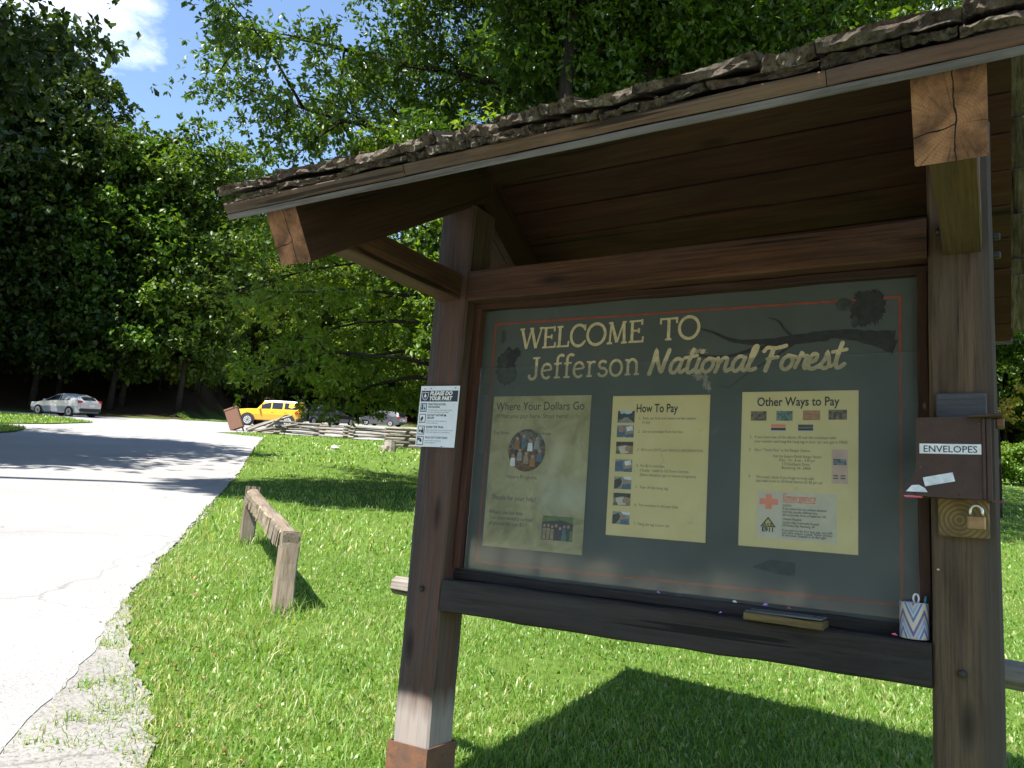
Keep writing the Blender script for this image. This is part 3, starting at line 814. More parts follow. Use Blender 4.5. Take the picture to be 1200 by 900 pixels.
# loose gravel stones
r = np.random.RandomState(19); n = 9000
x = r.uniform(-6.6, -1.5, n); y = r.uniform(-.5, 4.6, n); k = inpoly(x, y, gravel_poly) & (r.rand(n) < .9); x, y = x[k], y[k]
q_ = np.array(rp); m_ = r.randint(0, 150, 1500); x = np.concatenate([x, q_[m_, 0] + r.randn(1500) * .035]); y = np.concatenate([y, q_[m_, 1] + r.randn(1500) * .035]); n = len(x)
z = Tn(x, y); s = .005 + .017 * r.rand(n) ** 3; V = np.zeros((n, 5, 3)); az = r.rand(n) * 6.28
for k in range(4): V[:, k] = np.stack([x + np.cos(az + k * 1.57) * s, y + np.sin(az + k * 1.57) * s * .8, z + .001], -1)
V[:, 4] = np.stack([x + r.randn(n) * s * .2, y + r.randn(n) * s * .2, z + s * .8], -1); b = np.arange(n)[:, None] * 5
F = np.concatenate([b + [0, 1, 4], b + [1, 2, 4], b + [2, 3, 4], b + [3, 0, 4]], 0)
ob('loose_gravel', npmesh('loose_gravel', V.reshape(-1, 3), F, M['gravel']), kind='stuff', label='loose pale gravel chips beside the asphalt', cat='gravel')


# ------------------------------------------------------------------ kiosk
ZC = 1.65            # eye height: kiosk heights below were measured from eye level
XL, XR, YF, YC = -2.143, -.075, 2.90, 2.995
kg = empty('information_kiosk', (-1.1, YC, T(-1.1, YC)), label='wooden information kiosk with shake roof and green welcome board', cat='kiosk')


def K(x, y, z): return Vector((x, y, z + ZC))


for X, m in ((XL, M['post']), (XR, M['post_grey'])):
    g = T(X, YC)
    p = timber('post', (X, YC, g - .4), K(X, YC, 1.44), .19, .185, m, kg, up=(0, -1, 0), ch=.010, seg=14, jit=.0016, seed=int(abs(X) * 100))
    zt = (K(0, 0, -.965).z if X < -1 else g + .2)
    hh = zt - (g - .3)
    # open-topped folded steel shoe: four plates
    V, F = [], []
    a, b = .106, .099
    for z in (g - .3, zt):
        for (o_, i_) in ((a, b),):
            V += [(X - o_, YC - o_, z), (X + o_, YC - o_, z), (X + o_, YC + o_, z), (X - o_, YC + o_, z)]
            V += [(X - i_, YC - i_, z), (X + i_, YC - i_, z), (X + i_, YC + i_, z), (X - i_, YC + i_, z)]
    for k in range(4):
        k2 = (k + 1) % 4; F += [(k, k2, 8 + k2, 8 + k), (4 + k2, 4 + k, 12 + k, 12 + k2), (8 + k, 8 + k2, 12 + k2, 12 + k)]
    Mi = WM[p.name].inverted()
    ob('metal_shoe', mesh('metal_shoe', [Mi @ Vector(v) for v in V], F, M['rust']), p, WM[p.name])

ALP = math.atan(.606); CA, SA = math.cos(ALP), math.sin(ALP)


def roofP(x, s, n, side):
    """point on the roof: s metres down the slope from the ridge, n above the rafter tops"""
    return K(x, YC + side * (s * CA + n * SA), 1.735 - s * SA + n * CA + .014 * (x + 1.1))


BX0, BX1 = XL + .096, XR - .096
timber('header_beam', K(BX0, YF + .072, 1.047), K(BX1, YF + .072, 1.053), .144, .142, M['beam'], kg, ch=.006, seg=14, jit=.002)
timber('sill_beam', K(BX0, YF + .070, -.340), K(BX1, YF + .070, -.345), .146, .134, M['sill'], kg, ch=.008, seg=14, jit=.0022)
for X in (XL, XR - .0 + .01):
    for side, s_end in ((-1, 1.343), (1, 1.44)):
        p0 = roofP(X, s_end, -.1, side); p1 = roofP(X, .02 if side < 0 else .13, -.1, side)
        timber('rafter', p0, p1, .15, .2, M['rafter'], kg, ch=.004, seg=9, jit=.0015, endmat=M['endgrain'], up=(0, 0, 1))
    for side in (-1, 1):
        y0, y1 = YC + side * .1, YC + side * .885
        timber('knee_brace', K(X, y0 - side * .02, 1.043), K(X, y1, 1.035), .11, .122, M['beam'] if X < -1 else M['brace'], kg, ch=.004, seg=6)
# ceiling planks
for side, smax in ((-1, 1.36), (1, 1.465)):
    w_ = .168; s = .012
    while s < smax - .03:
        e = min(s + w_, smax); mid = (s + e) / 2
        x0, x1 = -2.36, .092
        p0, p1 = roofP(x0, mid, .010, side), roofP(x1, mid, .010 + rnd.uniform(-.001, .001), side)
        nrm = roofP(x0, mid, 1.0, side) - roofP(x0, mid, 0, side)
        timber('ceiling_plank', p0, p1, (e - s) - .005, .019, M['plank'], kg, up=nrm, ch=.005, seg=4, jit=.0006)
        s += w_
    nrm = roofP(0, 1, 1, side) - roofP(0, 1, 0, side)
    timber('drip_strip', roofP(-2.372, smax + .010, .008, side), roofP(.10, smax + .010, .008, side), .018, .020, M['drip'], kg, up=nrm, ch=.002, seg=12, jit=.0008)
    for (xa, xb) in ((-2.372, -1.55), (-1.548, -.31), (-.308, .10)):
        timber('fascia_strip', roofP(xa, smax - .006, .0385, side), roofP(xb, smax - .006, .0385, side), .052, .036, M['fascia'], kg, up=nrm, ch=.003, seg=8, jit=.0012)


def shake_mesh(w, L, tb, tt, seed, fine):
    r = random.Random(seed); nx = 18 if fine else 4; ny = 2 if fine else 2
    V, F = [], []; ph = r.uniform(0, 6); wob = r.uniform(.001, .004); cup = r.uniform(-.006, .010)
    def walk(a):
        v, o_ = 0.0, []
        for _ in range(nx + 1): v = v * .7 + r.uniform(-a, a); o_.append(v)
        return o_
    lay = 4 if fine else 2; rows = []
    for j in range(ny + 1):
        f = j / ny; th = tb + (tt - tb) * f; k = 1.0 if j < 2 else .4
        L_ = [(walk(.0075 if fine else .006), walk(.0030 if fine else .0022)) for _ in range(lay)]
        row = []
        for i in range(nx + 1):
            x = (i / nx - .5) * w; q = 2 * i / nx - 1
            up = (wob * math.sin(ph + x * 22) + cup * (q * q - .3)) * (1 - f)
            for l in range(lay):
                if j > 0 and 0 < l < lay - 1: continue
                e, u = L_[l]
                row.append(len(V)); V.append((x, f * L + (e[i] + (.007 * (1 - l / (lay - 1))) + (r.uniform(-.003, .003) if fine else 0) if j == 0 else 0), up + th * l / (lay - 1) + u[i] * k))
        rows.append(row)
    def at_(j, i, top):
        m = lay if j == 0 else 2
        return rows[j][i * m + (m - 1 if top else 0)]
    for j in range(ny):
        for i in range(nx):
            F += [(at_(j, i, 0), at_(j + 1, i, 0), at_(j + 1, i + 1, 0), at_(j, i + 1, 0)), (at_(j, i, 1), at_(j, i + 1, 1), at_(j + 1, i + 1, 1), at_(j + 1, i, 1))]
    for i in range(nx):
        for l in range(lay - 1):
            a, b = rows[0][i * lay + l], rows[0][(i + 1) * lay + l]; F.append((a, b, b + 1, a + 1))
        F.append((at_(ny, i, 0), at_(ny, i, 1), at_(ny, i + 1, 1), at_(ny, i + 1, 0)))
    for j in range(ny):
        F.append((at_(j, 0, 0), at_(j, 0, 1), at_(j + 1, 0, 1), at_(j + 1, 0, 0))); F.append((at_(j, nx, 0), at_(j + 1, nx, 0), at_(j + 1, nx, 1), at_(j, nx, 1)))
    return mesh('shake', V, F, M['shake'])


shake_n = 0
sr = random.Random(12)
for side, smax in ((-1, 1.36), (1, 1.465)):
    xax = Vector((1, 0, .014)).normalized() * (1 if side < 0 else -1)
    yax = (roofP(0, 0, 0, side) - roofP(0, 1, 0, side)).normalized()
    zax = xax.cross(yax).normalized()
    courses = [(smax + .022, .058, .36, .021, 0)] + [(smax + .026 - .235 * k, .084 + (.004 if k else 0), .48, .027, k + 1) for k in range(6)]
    for (s0, n0, L, tb, ci) in courses:
        x = -2.395 + sr.uniform(0, .02)
        while x < .10:
            w = sr.choice((.08, .13, .19, .24, .28)) * sr.uniform(.85, 1.15)
            if ci > 1: w *= 1.15
            w = min(w, .125 - x + .02)
            if w < .04: break
            Lk = min(L, s0 + .06)
            tbk = tb * sr.uniform(.8, 1.3); tail = .004 if ci else .04
            tail_n = (.052 if ci == 0 else .05)
            lift = sr.uniform(-.004, .010) + (.010 if sr.random() < .18 else 0)
            b = roofP(x + w / 2, s0 + sr.uniform(-.014, .018), n0 + lift - (.0 if ci < 2 else 0), side)
            tip_ = roofP(x + w / 2, s0 - Lk, tail_n, side)
            ya = (tip_ - b).normalized(); xa = (xax + zax * sr.uniform(-.07, .07)).normalized(); za = xa.cross(ya).normalized(); xa = ya.cross(za)
            Mx = Matrix(((xa.x, ya.x, za.x, b.x), (xa.y, ya.y, za.y, b.y), (xa.z, ya.z, za.z, b.z), (0, 0, 0, 1)))
            fine = side < 0 and ci <= 2
            if side < 0 or ci in (0, 1, 3, 5) or True:
                ob('shake', shake_mesh(w - .004, Lk, tbk, tail * .8 + .003, sr.random(), fine), kg, Mx); shake_n += 1
            x += w
# ridge boards
timber('ridge_board', roofP(-2.39, .07, .085, -1), roofP(.11, .07, .085, -1), .15, .022, M['greyrail'], kg, up=roofP(0, 0, 1, -1) - roofP(0, 0, 0, -1), seg=6)
timber('ridge_board', roofP(-2.39, .09, .085, 1), roofP(.11, .09, .085, 1), .15, .022, M['greyrail'], kg, up=roofP(0, 0, 1, 1) - roofP(0, 0, 0, 1), seg=6)

# display board, trim, acrylic
YB = 3.015
bd = box('display_board', K((BX0 + BX1) / 2, YB + .011, .365), (BX1 - BX0 - .002, .02, 1.27), M['board'], kg, bev=.001)
WB = WM[bd.name]; 


def onboard(name, V, F, mat, parent=bd):
    Mi = WM[parent.name].inverted()
    return ob(name, mesh(name, [Mi @ Vector(v) for v in V], F, mat), parent, WM[parent.name])


for x in (BX0 + .018, BX1 - .020): timber('side_trim', K(x, 2.99, -.222), K(x, 2.99, .972), .044, .036, M['trim'], kg, up=(1, 0, 0), ch=.004, seg=10, jit=.0018)
timber('top_trim', K(BX0, 2.99, .962), K(BX1, 2.99, .962), .044, .030, M['trim'], kg, ch=.004, seg=10, jit=.002)
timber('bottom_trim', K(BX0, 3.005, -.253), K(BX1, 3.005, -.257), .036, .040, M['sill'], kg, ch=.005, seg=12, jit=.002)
box('acrylic_sheet', K((BX0 + BX1) / 2, YB - .0085, .228), (BX1 - BX0 - .078, .004, .900), M['plexi'], kg, bev=.0005)
# rail across the back and bolts
tb_, L_ = frame(K(-2.50, 3.15, -.352), K(.62, 3.15, -.378))
pts = [(L_ * i / 9, rnd.uniform(-.012, .012), rnd.uniform(-.012, .012)) for i in range(10)]
V, F = tube_data(pts, [.05 * rnd.uniform(.85, 1.15) for _ in pts], 7)
ob('back_rail', mesh('back_rail', V, F, M['greyrail']), kg, tb_)
for (x, z, y, m, rr) in ((-.089, -.355, 2.894, 'bolt', .012), (-.135, 1.065, 2.894, 'bolt', .012), (-2.148, -.323, 2.894, 'bolt', .012), (-2.10, .44, 2.894, 'bolt', .005), (-.14, .32, 2.894, 'steel', .004), (-.15, -.05, 2.894, 'steel', .004)):
    ob('bolt', lathe('bolt', [(0, -.008), (rr * .8, -.008), (rr, -.004), (rr, .012)], M[m], 10, axis='Y'), kg, Matrix.Translation(K(x, y, z)))
for z in (.985, 1.05): box('bolt', K(XR + .106, 2.96, z), (.024, .022, .022), M['bolt'], kg, bev=.004)


# ---------------------------------------------------------------- lettering on the board
def arc(cx, cy, rx, ry, a0, a1, n=14):
    return [(cx + rx * math.cos(R(a0 + (a1 - a0) * i / n)), cy + ry * math.sin(R(a0 + (a1 - a0) * i / n))) for i in range(n + 1)]


def smooth(pts, n=5):
    out = []
    for i in range(len(pts) - 1):
        p0, p1, p2, p3 = pts[max(i - 1, 0)], pts[i], pts[i + 1], pts[min(i + 2, len(pts) - 1)]
        for k in range(n):
            t = k / n
            out.append(tuple(.5 * (2 * p1[c] + (p2[c] - p0[c]) * t + (2 * p0[c] - 5 * p1[c] + 4 * p2[c] - p3[c]) * t * t + (3 * p1[c] - p0[c] - 3 * p2[c] + p3[c]) * t ** 3) for c in (0, 1)))
    return out + [pts[-1]]


TH, TN_ = .135, .085
SER = {
 'W': (1.20, [([(.03, 1), (.33, .02)], TH), ([(.33, .02), (.60, .98)], TN_), ([(.60, .98), (.88, .02)], TH), ([(.88, .02), (1.17, 1)], TN_), ([(-.10, .99), (.18, .99)], TN_), ([(.48, .99), (.72, .99)], TN_), ([(1.04, .99), (1.30, .99)], TN_)]),
 'E': (.74, [([(.16, 0), (.16, 1)], TH), ([(0, .97), (.66, .97)], TN_), ([(0, .03), (.70, .03)], TN_), ([(.16, .53), (.50, .53)], TN_), ([(.65, 1.04), (.65, .78)], TN_), ([(.70, -.02), (.72, .25)], TN_), ([(.50, .64), (.50, .42)], TN_)]),
 'L': (.68, [([(.16, 0), (.16, 1)], TH), ([(0, .97), (.33, .97)], TN_), ([(0, .03), (.64, .03)], TN_), ([(.64, -.02), (.68, .27)], TN_)]),
 'C': (.86, [(arc(.47, .5, .42, .5, 42, 318), TH * .95), ([(.80, 1.0), (.80, .72)], TN_), ([(.78, .17), (.86, .24)], TN_)]),
 'O': (1.02, [(arc(.5, .5, .47, .49, 0, 360, 30), TH * .95)]),
 'M': (1.06, [([(.14, 0), (.20, 1)], TN_), ([(.20, 1), (.52, .06)], TH), ([(.52, .06), (.84, 1)], TN_), ([(.84, 1), (.90, 0)], TH), ([(0, .03), (.28, .03)], TN_), ([(.74, .03), (1.04, .03)], TN_), ([(.06, .97), (.26, .97)], TN_), ([(.78, .97), (.98, .97)], TN_)]),
 'T': (.86, [([(.42, 0), (.42, 1)], TH), ([(.02, .97), (.82, .97)], TN_), ([(.02, 1.02), (.02, .74)], TN_), ([(.82, 1.02), (.82, .74)], TN_), ([(.26, .03), (.58, .03)], TN_)]),
 'J': (.62, [(([(.40, 1), (.40, .22)] + arc(.20, .2, .2, .2, 0, -160, 10)), TH), ([(.18, .97), (.58, .97)], TN_), (arc(.03, .14, .035, .035, 0, 360, 8), TN_)]),
 'e': (.62, [([(.06, .36), (.54, .40)], TN_), (arc(.30, .34, .26, .33, 10, 315), TH * .85)]),
 'f': (.46, [(arc(.38, .84, .19, .20, 40, 180, 9) + [(.19, 0)], TH * .9), ([(.02, .65), (.42, .67)], TN_), ([(.04, .03), (.36, .03)], TN_)]),
 'r': (.52, [([(.17, 0), (.17, .68)], TH * .9), (arc(.36, .44, .19, .22, 175, 55, 8), TN_ * 1.1), ([(.02, .66), (.18, .66)], TN_), ([(.03, .03), (.32, .03)], TN_)]),
 's': (.54, [(arc(.27, .51, .18, .16, 25, 250, 10) + arc(.27, .18, .21, .17, 80, -170, 12), TH * .85)]),
 'o': (.70, [(arc(.33, .34, .29, .34, 0, 360, 22), TH * .85)]),
 'n': (.74, [([(.16, 0), (.16, .68)], TH * .9), (arc(.37, .42, .21, .26, 180, 0, 10) + [(.58, 0)], TH * .85), ([(.01, .66), (.17, .66)], TN_), ([(.02, .03), (.30, .03)], TN_), ([(.46, .03), (.72, .03)], TN_)]),
}
SW = .19
SCR = {
 'N': (.92, [(smooth([(.10, .02), (.20, .5), (.26, .98), (.36, .6), (.58, .12), (.68, .5), (.80, 1.0)]), SW)]),
 'a': (.62, [(smooth([(.50, .56), (.30, .62), (.10, .40), (.10, .12), (.26, .04), (.42, .26), (.52, .56)]), SW * .86), (smooth([(.52, .56), (.44, .2), (.52, .05), (.68, .16)]), SW * .86)]),
 't': (.46, [(smooth([(.34, .98), (.20, .4), (.20, .10), (.32, .03), (.50, .16)]), SW * .9), ([(.02, .64), (.52, .72)], SW * .75)]),
 'i': (.34, [(smooth([(.20, .58), (.12, .2), (.18, .05), (.38, .16)]), SW * .88), ([(.28, .86), (.30, .90)], SW * .95)]),
 'o': (.58, [(smooth([(.34, .58), (.12, .46), (.06, .18), (.22, .03), (.42, .16), (.48, .42), (.32, .58), (.60, .50)]), SW * .84)]),
 'n': (.66, [(smooth([(.10, .58), (.14, .3), (.06, .02)]), SW * .86), (smooth([(.12, .3), (.30, .56), (.46, .54), (.42, .2), (.48, .04), (.70, .18)]), SW * .86)]),
 'l': (.36, [(smooth([(.04, .14), (.28, .70), (.34, .98), (.22, .94), (.12, .4), (.14, .06), (.38, .12)]), SW * .86)]),
 'F': (.80, [(smooth([(.44, .90), (.34, .5), (.22, .02)]), SW), (smooth([(.06, .80), (.20, .94), (.50, .90), (.92, .98)]), SW * .85), ([(.24, .48), (.64, .54)], SW * .8)]),
 'r': (.50, [(smooth([(.06, .10), (.22, .56), (.26, .66), (.34, .54), (.48, .52), (.40, .2), (.46, .05), (.58, .14)]), SW * .84)]),
 'e': (.52, [(smooth([(.10, .26), (.34, .36), (.38, .56), (.22, .58), (.08, .30), (.12, .06), (.32, .03), (.56, .18)]), SW * .84)]),
 's': (.48, [(smooth([(.02, .08), (.22, .40), (.28, .62), (.36, .36), (.38, .12), (.22, .02), (.10, .10)]), SW * .84), (smooth([(.36, .12), (.46, .08), (.58, .2)]), SW * .6)]),
}


def ribbon(pts, w, V, F, y, tf, roundcap=False, rw=0.0, rg=None):
    """flat brush stroke in the board plane; tf maps (x,z) -> board point"""
    pts = [Vector((p[0], p[1])) for p in pts]; closed = (pts[0] - pts[-1]).length < 1e-4
    n = len(pts); base = len(V)
    for i, p in enumerate(pts):
        a = pts[max(i - 1, 0)] if not closed else pts[(i - 1) % (n - 1)]; b = pts[min(i + 1, n - 1)] if not closed else pts[(i + 1) % (n - 1)]
        d1 = (p - a); d2 = (b - p)
        d1 = d1.normalized() if d1.length > 1e-6 else d2.normalized(); d2 = d2.normalized() if d2.length > 1e-6 else d1
        t = (d1 + d2); t = t.normalized() if t.length > .2 else d1
        nn = Vector((-t.y, t.x)); k = w / 2 / max(.55, nn.dot(Vector((-d1.y, d1.x))))
        if rg: k *= 1 + rg.uniform(-rw, rw)
        for s in (1, -1): q = p + nn * k * s; V.append(tf(q.x, q.y, y - i * 1.2e-5))
    for i in range(n - 1): F.append((base + 2 * i, base + 2 * i + 1, base + 2 * i + 3, base + 2 * i + 2))
    if roundcap and not closed:
        for (i, j) in ((0, 1), (n - 1, n - 2)):
            p = pts[i]; o = (pts[i] - pts[j]).normalized(); a0 = math.atan2(o.y, o.x); bb = len(V)
            for k in range(7):
                an = a0 - math.pi / 2 + math.pi * k / 6; V.append(tf(p.x + math.cos(an) * w / 2, p.y + math.sin(an) * w / 2, y - .0005 - i * 1.3e-5))
            F.append(tuple(range(bb, bb + 7)))


def lettering(text, x0, x1, zb0, zb1, cap, font, slant=0.0, gap=.06, roundcap=False, mat=None, parent=None, wscale=1.0):
    adv = sum((font[c][0] + gap) if c != ' ' else .5 for c in text) - gap
    sx = (x1 - x0) / adv; cx = 0; k = 0
    for c in text:
        if c == ' ': cx += .5; continue
        V, F = [], []
        for pts, w in font[c][1]:
            # even stroke width: draw in board metres
            q = [((cx + px + slant * pz) * sx, pz * cap) for px, pz in pts]
            ribbon(q, w * cap * wscale, V, F, YB - .0012 - .00008 * k, lambda a, b, yy: K(x0 + a, yy, zb0 + (zb1 - zb0) * (a / (x1 - x0)) + b), roundcap, .05, rnd); k = (k + 1) % 9
        F = [f if (V[f[1]] - V[f[0]]).cross(V[f[2]] - V[f[0]]).y < 0 else f[::-1] for f in F]
        onboard('letter', V, F, mat or M['cream'], parent or bd)
        cx += font[c][0] + gap


lettering('WELCOME', -1.808, -1.222, .760, .766, .094, SER, wscale=1.05)
lettering('TO', -1.150, -.984, .768, .770, .092, SER, wscale=1.05)
lettering('Jefferson', -1.756, -1.231, .622, .628, .098, SER, wscale=1.0)
lettering('National', -1.200, -.765, .628, .628, .098, SCR, slant=.12, gap=-.04, roundcap=True, wscale=.92)
lettering('Forest', -.745, -.452, .628, .630, .096, SCR, slant=.12, gap=-.03, roundcap=True, wscale=.95)
# red border
xl_, xr_, zt_, zb_ = -1.950, -.264, .886, -.190
lw = .0095
for (a, b) in (((xl_, zt_ - .006), (xl_, zb_)), ((xr_, zt_), (xr_, zb_)), ((xl_ - lw / 2, zt_), (xr_ + lw / 2, zt_ - .004)), ((xl_ - lw / 2, zb_), (xr_ + lw / 2, zb_ + .012))):
    V, F = [], []
    n = 24; ribbon([(a[0] + (b[0] - a[0]) * i / n, a[1] + (b[1] - a[1]) * i / n) for i in range(n + 1)], lw, V, F, YB - .0007 - .0003 * (a[1] == b[1] or a[0] != b[0]), lambda p, q, yy: K(p, yy, q), False, .18, rnd)
    F = [f if (V[f[1]] - V[f[0]]).cross(V[f[2]] - V[f[0]]).y < 0 else f[::-1] for f in F]
    onboard('border_line', V, F, M['redline'])


def blob(name, cx, cz, rx, rz, mat, n=40, jag=.12, y=YB - .0009, fn=None, seed=0):
    r = random.Random(seed); V = [K(cx, y, cz)]; F = []
    for k in range(n):
        a = 2 * math.pi * k / n; q = (1 + r.uniform(-jag, jag)) * (fn(a) if fn else 1)
        V.append(K(cx + math.cos(a) * rx * q, y, cz + math.sin(a) * rz * q))
    for k in range(n): F.append((0, 1 + k, 1 + (k + 1) % n))
    return onboard(name, V, F, mat)


# faded drawings: a curled furry animal on the left, a squirrel on its branch on the right
blob('drawing', -1.868, .685, .062, .082, M['drawing'], 60, .12, seed=2, fn=lambda a: 1 - .42 * max(0, math.cos(a - .1)) ** 6)
for k, (bx, bz, rx, rz) in enumerate(((-1.83, .745, .026, .022), (-1.862, .635, .035, .026), (-1.895, .70, .024, .045), (-1.85, .672, .018, .012), (-1.88, .748, .018, .012))):
    blob('drawing', bx, bz, rx, rz, M['drawing2'] if k != 0 else M['drawing'], 30, .22, YB - .0012 - .0001 * k, seed=k + 4)
blob('drawing', -1.905, .825, .012, .035, M['drawing2'], 24, .3, seed=31)


def brush(pts, w0, w1, mat, y, name='drawing'):
    pts = smooth(pts, 5); V, F = [], []
    for i, p in enumerate(pts):
        a, b = pts[max(i - 1, 0)], pts[min(i + 1, len(pts) - 1)]; t = Vector((b[0] - a[0], b[1] - a[1])).normalized(); w = (w0 + (w1 - w0) * i / (len(pts) - 1)) * rnd.uniform(.85, 1.15) / 2
        V += [K(p[0] - t.y * w, y, p[1] + t.x * w), K(p[0] + t.y * w, y, p[1] - t.x * w)]
    for i in range(len(pts) - 1): F.append((2 * i, 2 * i + 2, 2 * i + 3, 2 * i + 1))
    F = [f if (V[f[1]] - V[f[0]]).cross(V[f[2]] - V[f[0]]).y < 0 else f[::-1] for f in F]
    onboard(name, V, F, mat)


brush([(-.28, .738), (-.36, .745), (-.48, .758), (-.60, .750), (-.72, .742), (-.84, .750), (-.93, .790), (-.99, .81)], .048, .003, M['drawing'], YB - .0006)
brush([(-.28, .70), (-.32, .715), (-.40, .745)], .055, .03, M['drawing'], YB - .0010)
brush([(-.50, .745), (-.62, .735), (-.76, .715), (-.88, .690), (-1.0, .70), (-1.06, .69)], .022, .003, M['drawing'], YB - .0008)
brush([(-.62, .748), (-.66, .79), (-.68, .82), (-.72, .836)], .012, .003, M['drawing'], YB - .0010)
brush([(-.62, .73), (-.68, .69), (-.76, .64), (-.82, .60), (-.86, .57), (-.90, .575)], .010, .002, M['drawing'], YB - .00065)
blob('drawing', -.385, .835, .042, .056, M['drawing'], 46, .10, YB - .0014, seed=12)       # squirrel body
blob('drawing', -.448, .868, .030, .024, M['drawing2'], 30, .10, YB - .0017, seed=13)      # head
blob('drawing', -.345, .850, .034, .062, M['drawing'], 60, .20, YB - .0019, seed=14)       # bushy tail
blob('drawing', -.372, .895, .045, .018, M['drawing'], 50, .28, YB - .0021, seed=15)
blob('drawing', -.412, .800, .012, .022, M['drawing2'], 20, .1, YB - .0023, seed=16)
for k, (bx, bz, rx, rz) in enumerate(((-.99, .716, .035, .010), (-.955, .595, .010, .028), (-.985, .62, .02, .018), (-.94, .575, .008, .02))):
    blob('flaked_patch', bx, bz, rx, rz, M['flake'], 40, .5, YB - .00055, seed=40 + k)
# dark sticker remains near the bottom edge
V = [K(-.760, YB - .0016, -.100), K(-.69, YB - .0016, -.068), K(-.605, YB - .0016, -.072), K(-.605, YB - .0016, -.118), K(-.65, YB - .0016, -.118)]
onboard('dark_patch', V, [(0, 4, 3, 2, 1)], M['drawing2'])


# ---------------------------------------------------------------- printed text
def textmesh(body, size, mat, align='LEFT', shear=0.0, bold=0.0, sx=1.0):
    c = bpy.data.curves.new('lettering', 'FONT'); c.body = body; c.size = size; c.align_x = align; c.shear = shear; c.offset = bold; c.resolution_u = 2 if size < .03 else 4
    o = bpy.data.objects.new('lettering', c); me = bpy.data.meshes.new_from_object(o)
    me.name = 'lettering'; me.materials.clear(); me.materials.append(mat)
    if sx != 1.0:
        for v in me.vertices: v.co.x *= sx
    bpy.data.objects.remove(o); bpy.data.curves.remove(c); return me


RX = Matrix.Rotation(R(90), 4, 'X')       # text plane -> facing -Y


class Sheet:
    """a flat printed sheet facing the viewer's side of the kiosk; u to the right and v down from its top left corner, in metres"""
    def __init__(s, name, x0, z1, w, h, y, mat, tilt=0.0, thick=.0012, **ex):
        s.w, s.h = w, h
        s.M = Matrix.Translation(K(x0 + w / 2, y, z1 - h / 2)) @ Matrix.Rotation(tilt, 4, 'Y')
        n = 6; V, F = [], []
        s.o = ob(name, boxmesh(name, (w, thick, h), mat, .0003), None, s.M, **ex); s.k = 0; s.t = thick / 2
    def pt(s, u, v):
        s.k += 1; return Matrix.Translation((u - s.w / 2, -s.t - .0003 - .00006 * (s.k % 5), s.h / 2 - v))
    def text(s, body, u, v, size, mat, fit=None, name='lettering', d=0.0, **kw):
        me = textmesh(body, size, mat, **kw)
        if fit:
            xs = [q.co.x for q in me.vertices]; f = fit / max(1e-6, max(xs) - min(xs))
            for q in me.vertices: q.co.x *= f
        o = bpy.data.objects.new(name, me); COL.objects.link(o); o.parent = s.o; o.matrix_basis = s.pt(u, v) @ Matrix.Translation((0, -d, 0)) @ RX
    def pic(s, u, v, w, h, mat, name='photo', d=0.0):
        me = boxmesh(name, (w, .0006, h), mat, .0001); o = bpy.data.objects.new(name, me); COL.objects.link(o)
        o.parent = s.o; o.matrix_basis = s.pt(u + w / 2, v + h / 2) @ Matrix.Translation((0, -d, 0))
    def poly(s, pts, mat, name='mark', d=0.0):
        V = [(p[0], 0, -p[1]) for p in pts]; me = mesh(name, V, [tuple(range(len(pts)))], mat)
        o = bpy.data.objects.new(name, me); COL.objects.link(o); o.parent = s.o; o.matrix_basis = s.pt(0, 0) @ Matrix.Translation((0, -d, 0))


YP = YB - .0030
M['skin'] = plain('printed skin tone', (.36, .23, .15), .6, var=.25, scale=80); M['jean'] = plain('printed blue', (.07, .13, .20), .6, var=.3, scale=80)
M['darkprint'] = plain('printed dark', (.035, .034, .03), .6, var=.4, scale=60); M['greyprint'] = plain('printed grey', (.26, .26, .24), .6, var=.25, scale=80)
M['greenprint'] = plain('printed green', (.10, .15, .05), .6, var=.4, scale=60); M['tanprint'] = plain('printed tan', (.27, .20, .12), .6, var=.3, scale=60); M['orangeprint'] = plain('printed orange', (.30, .15, .04), .6, var=.3)


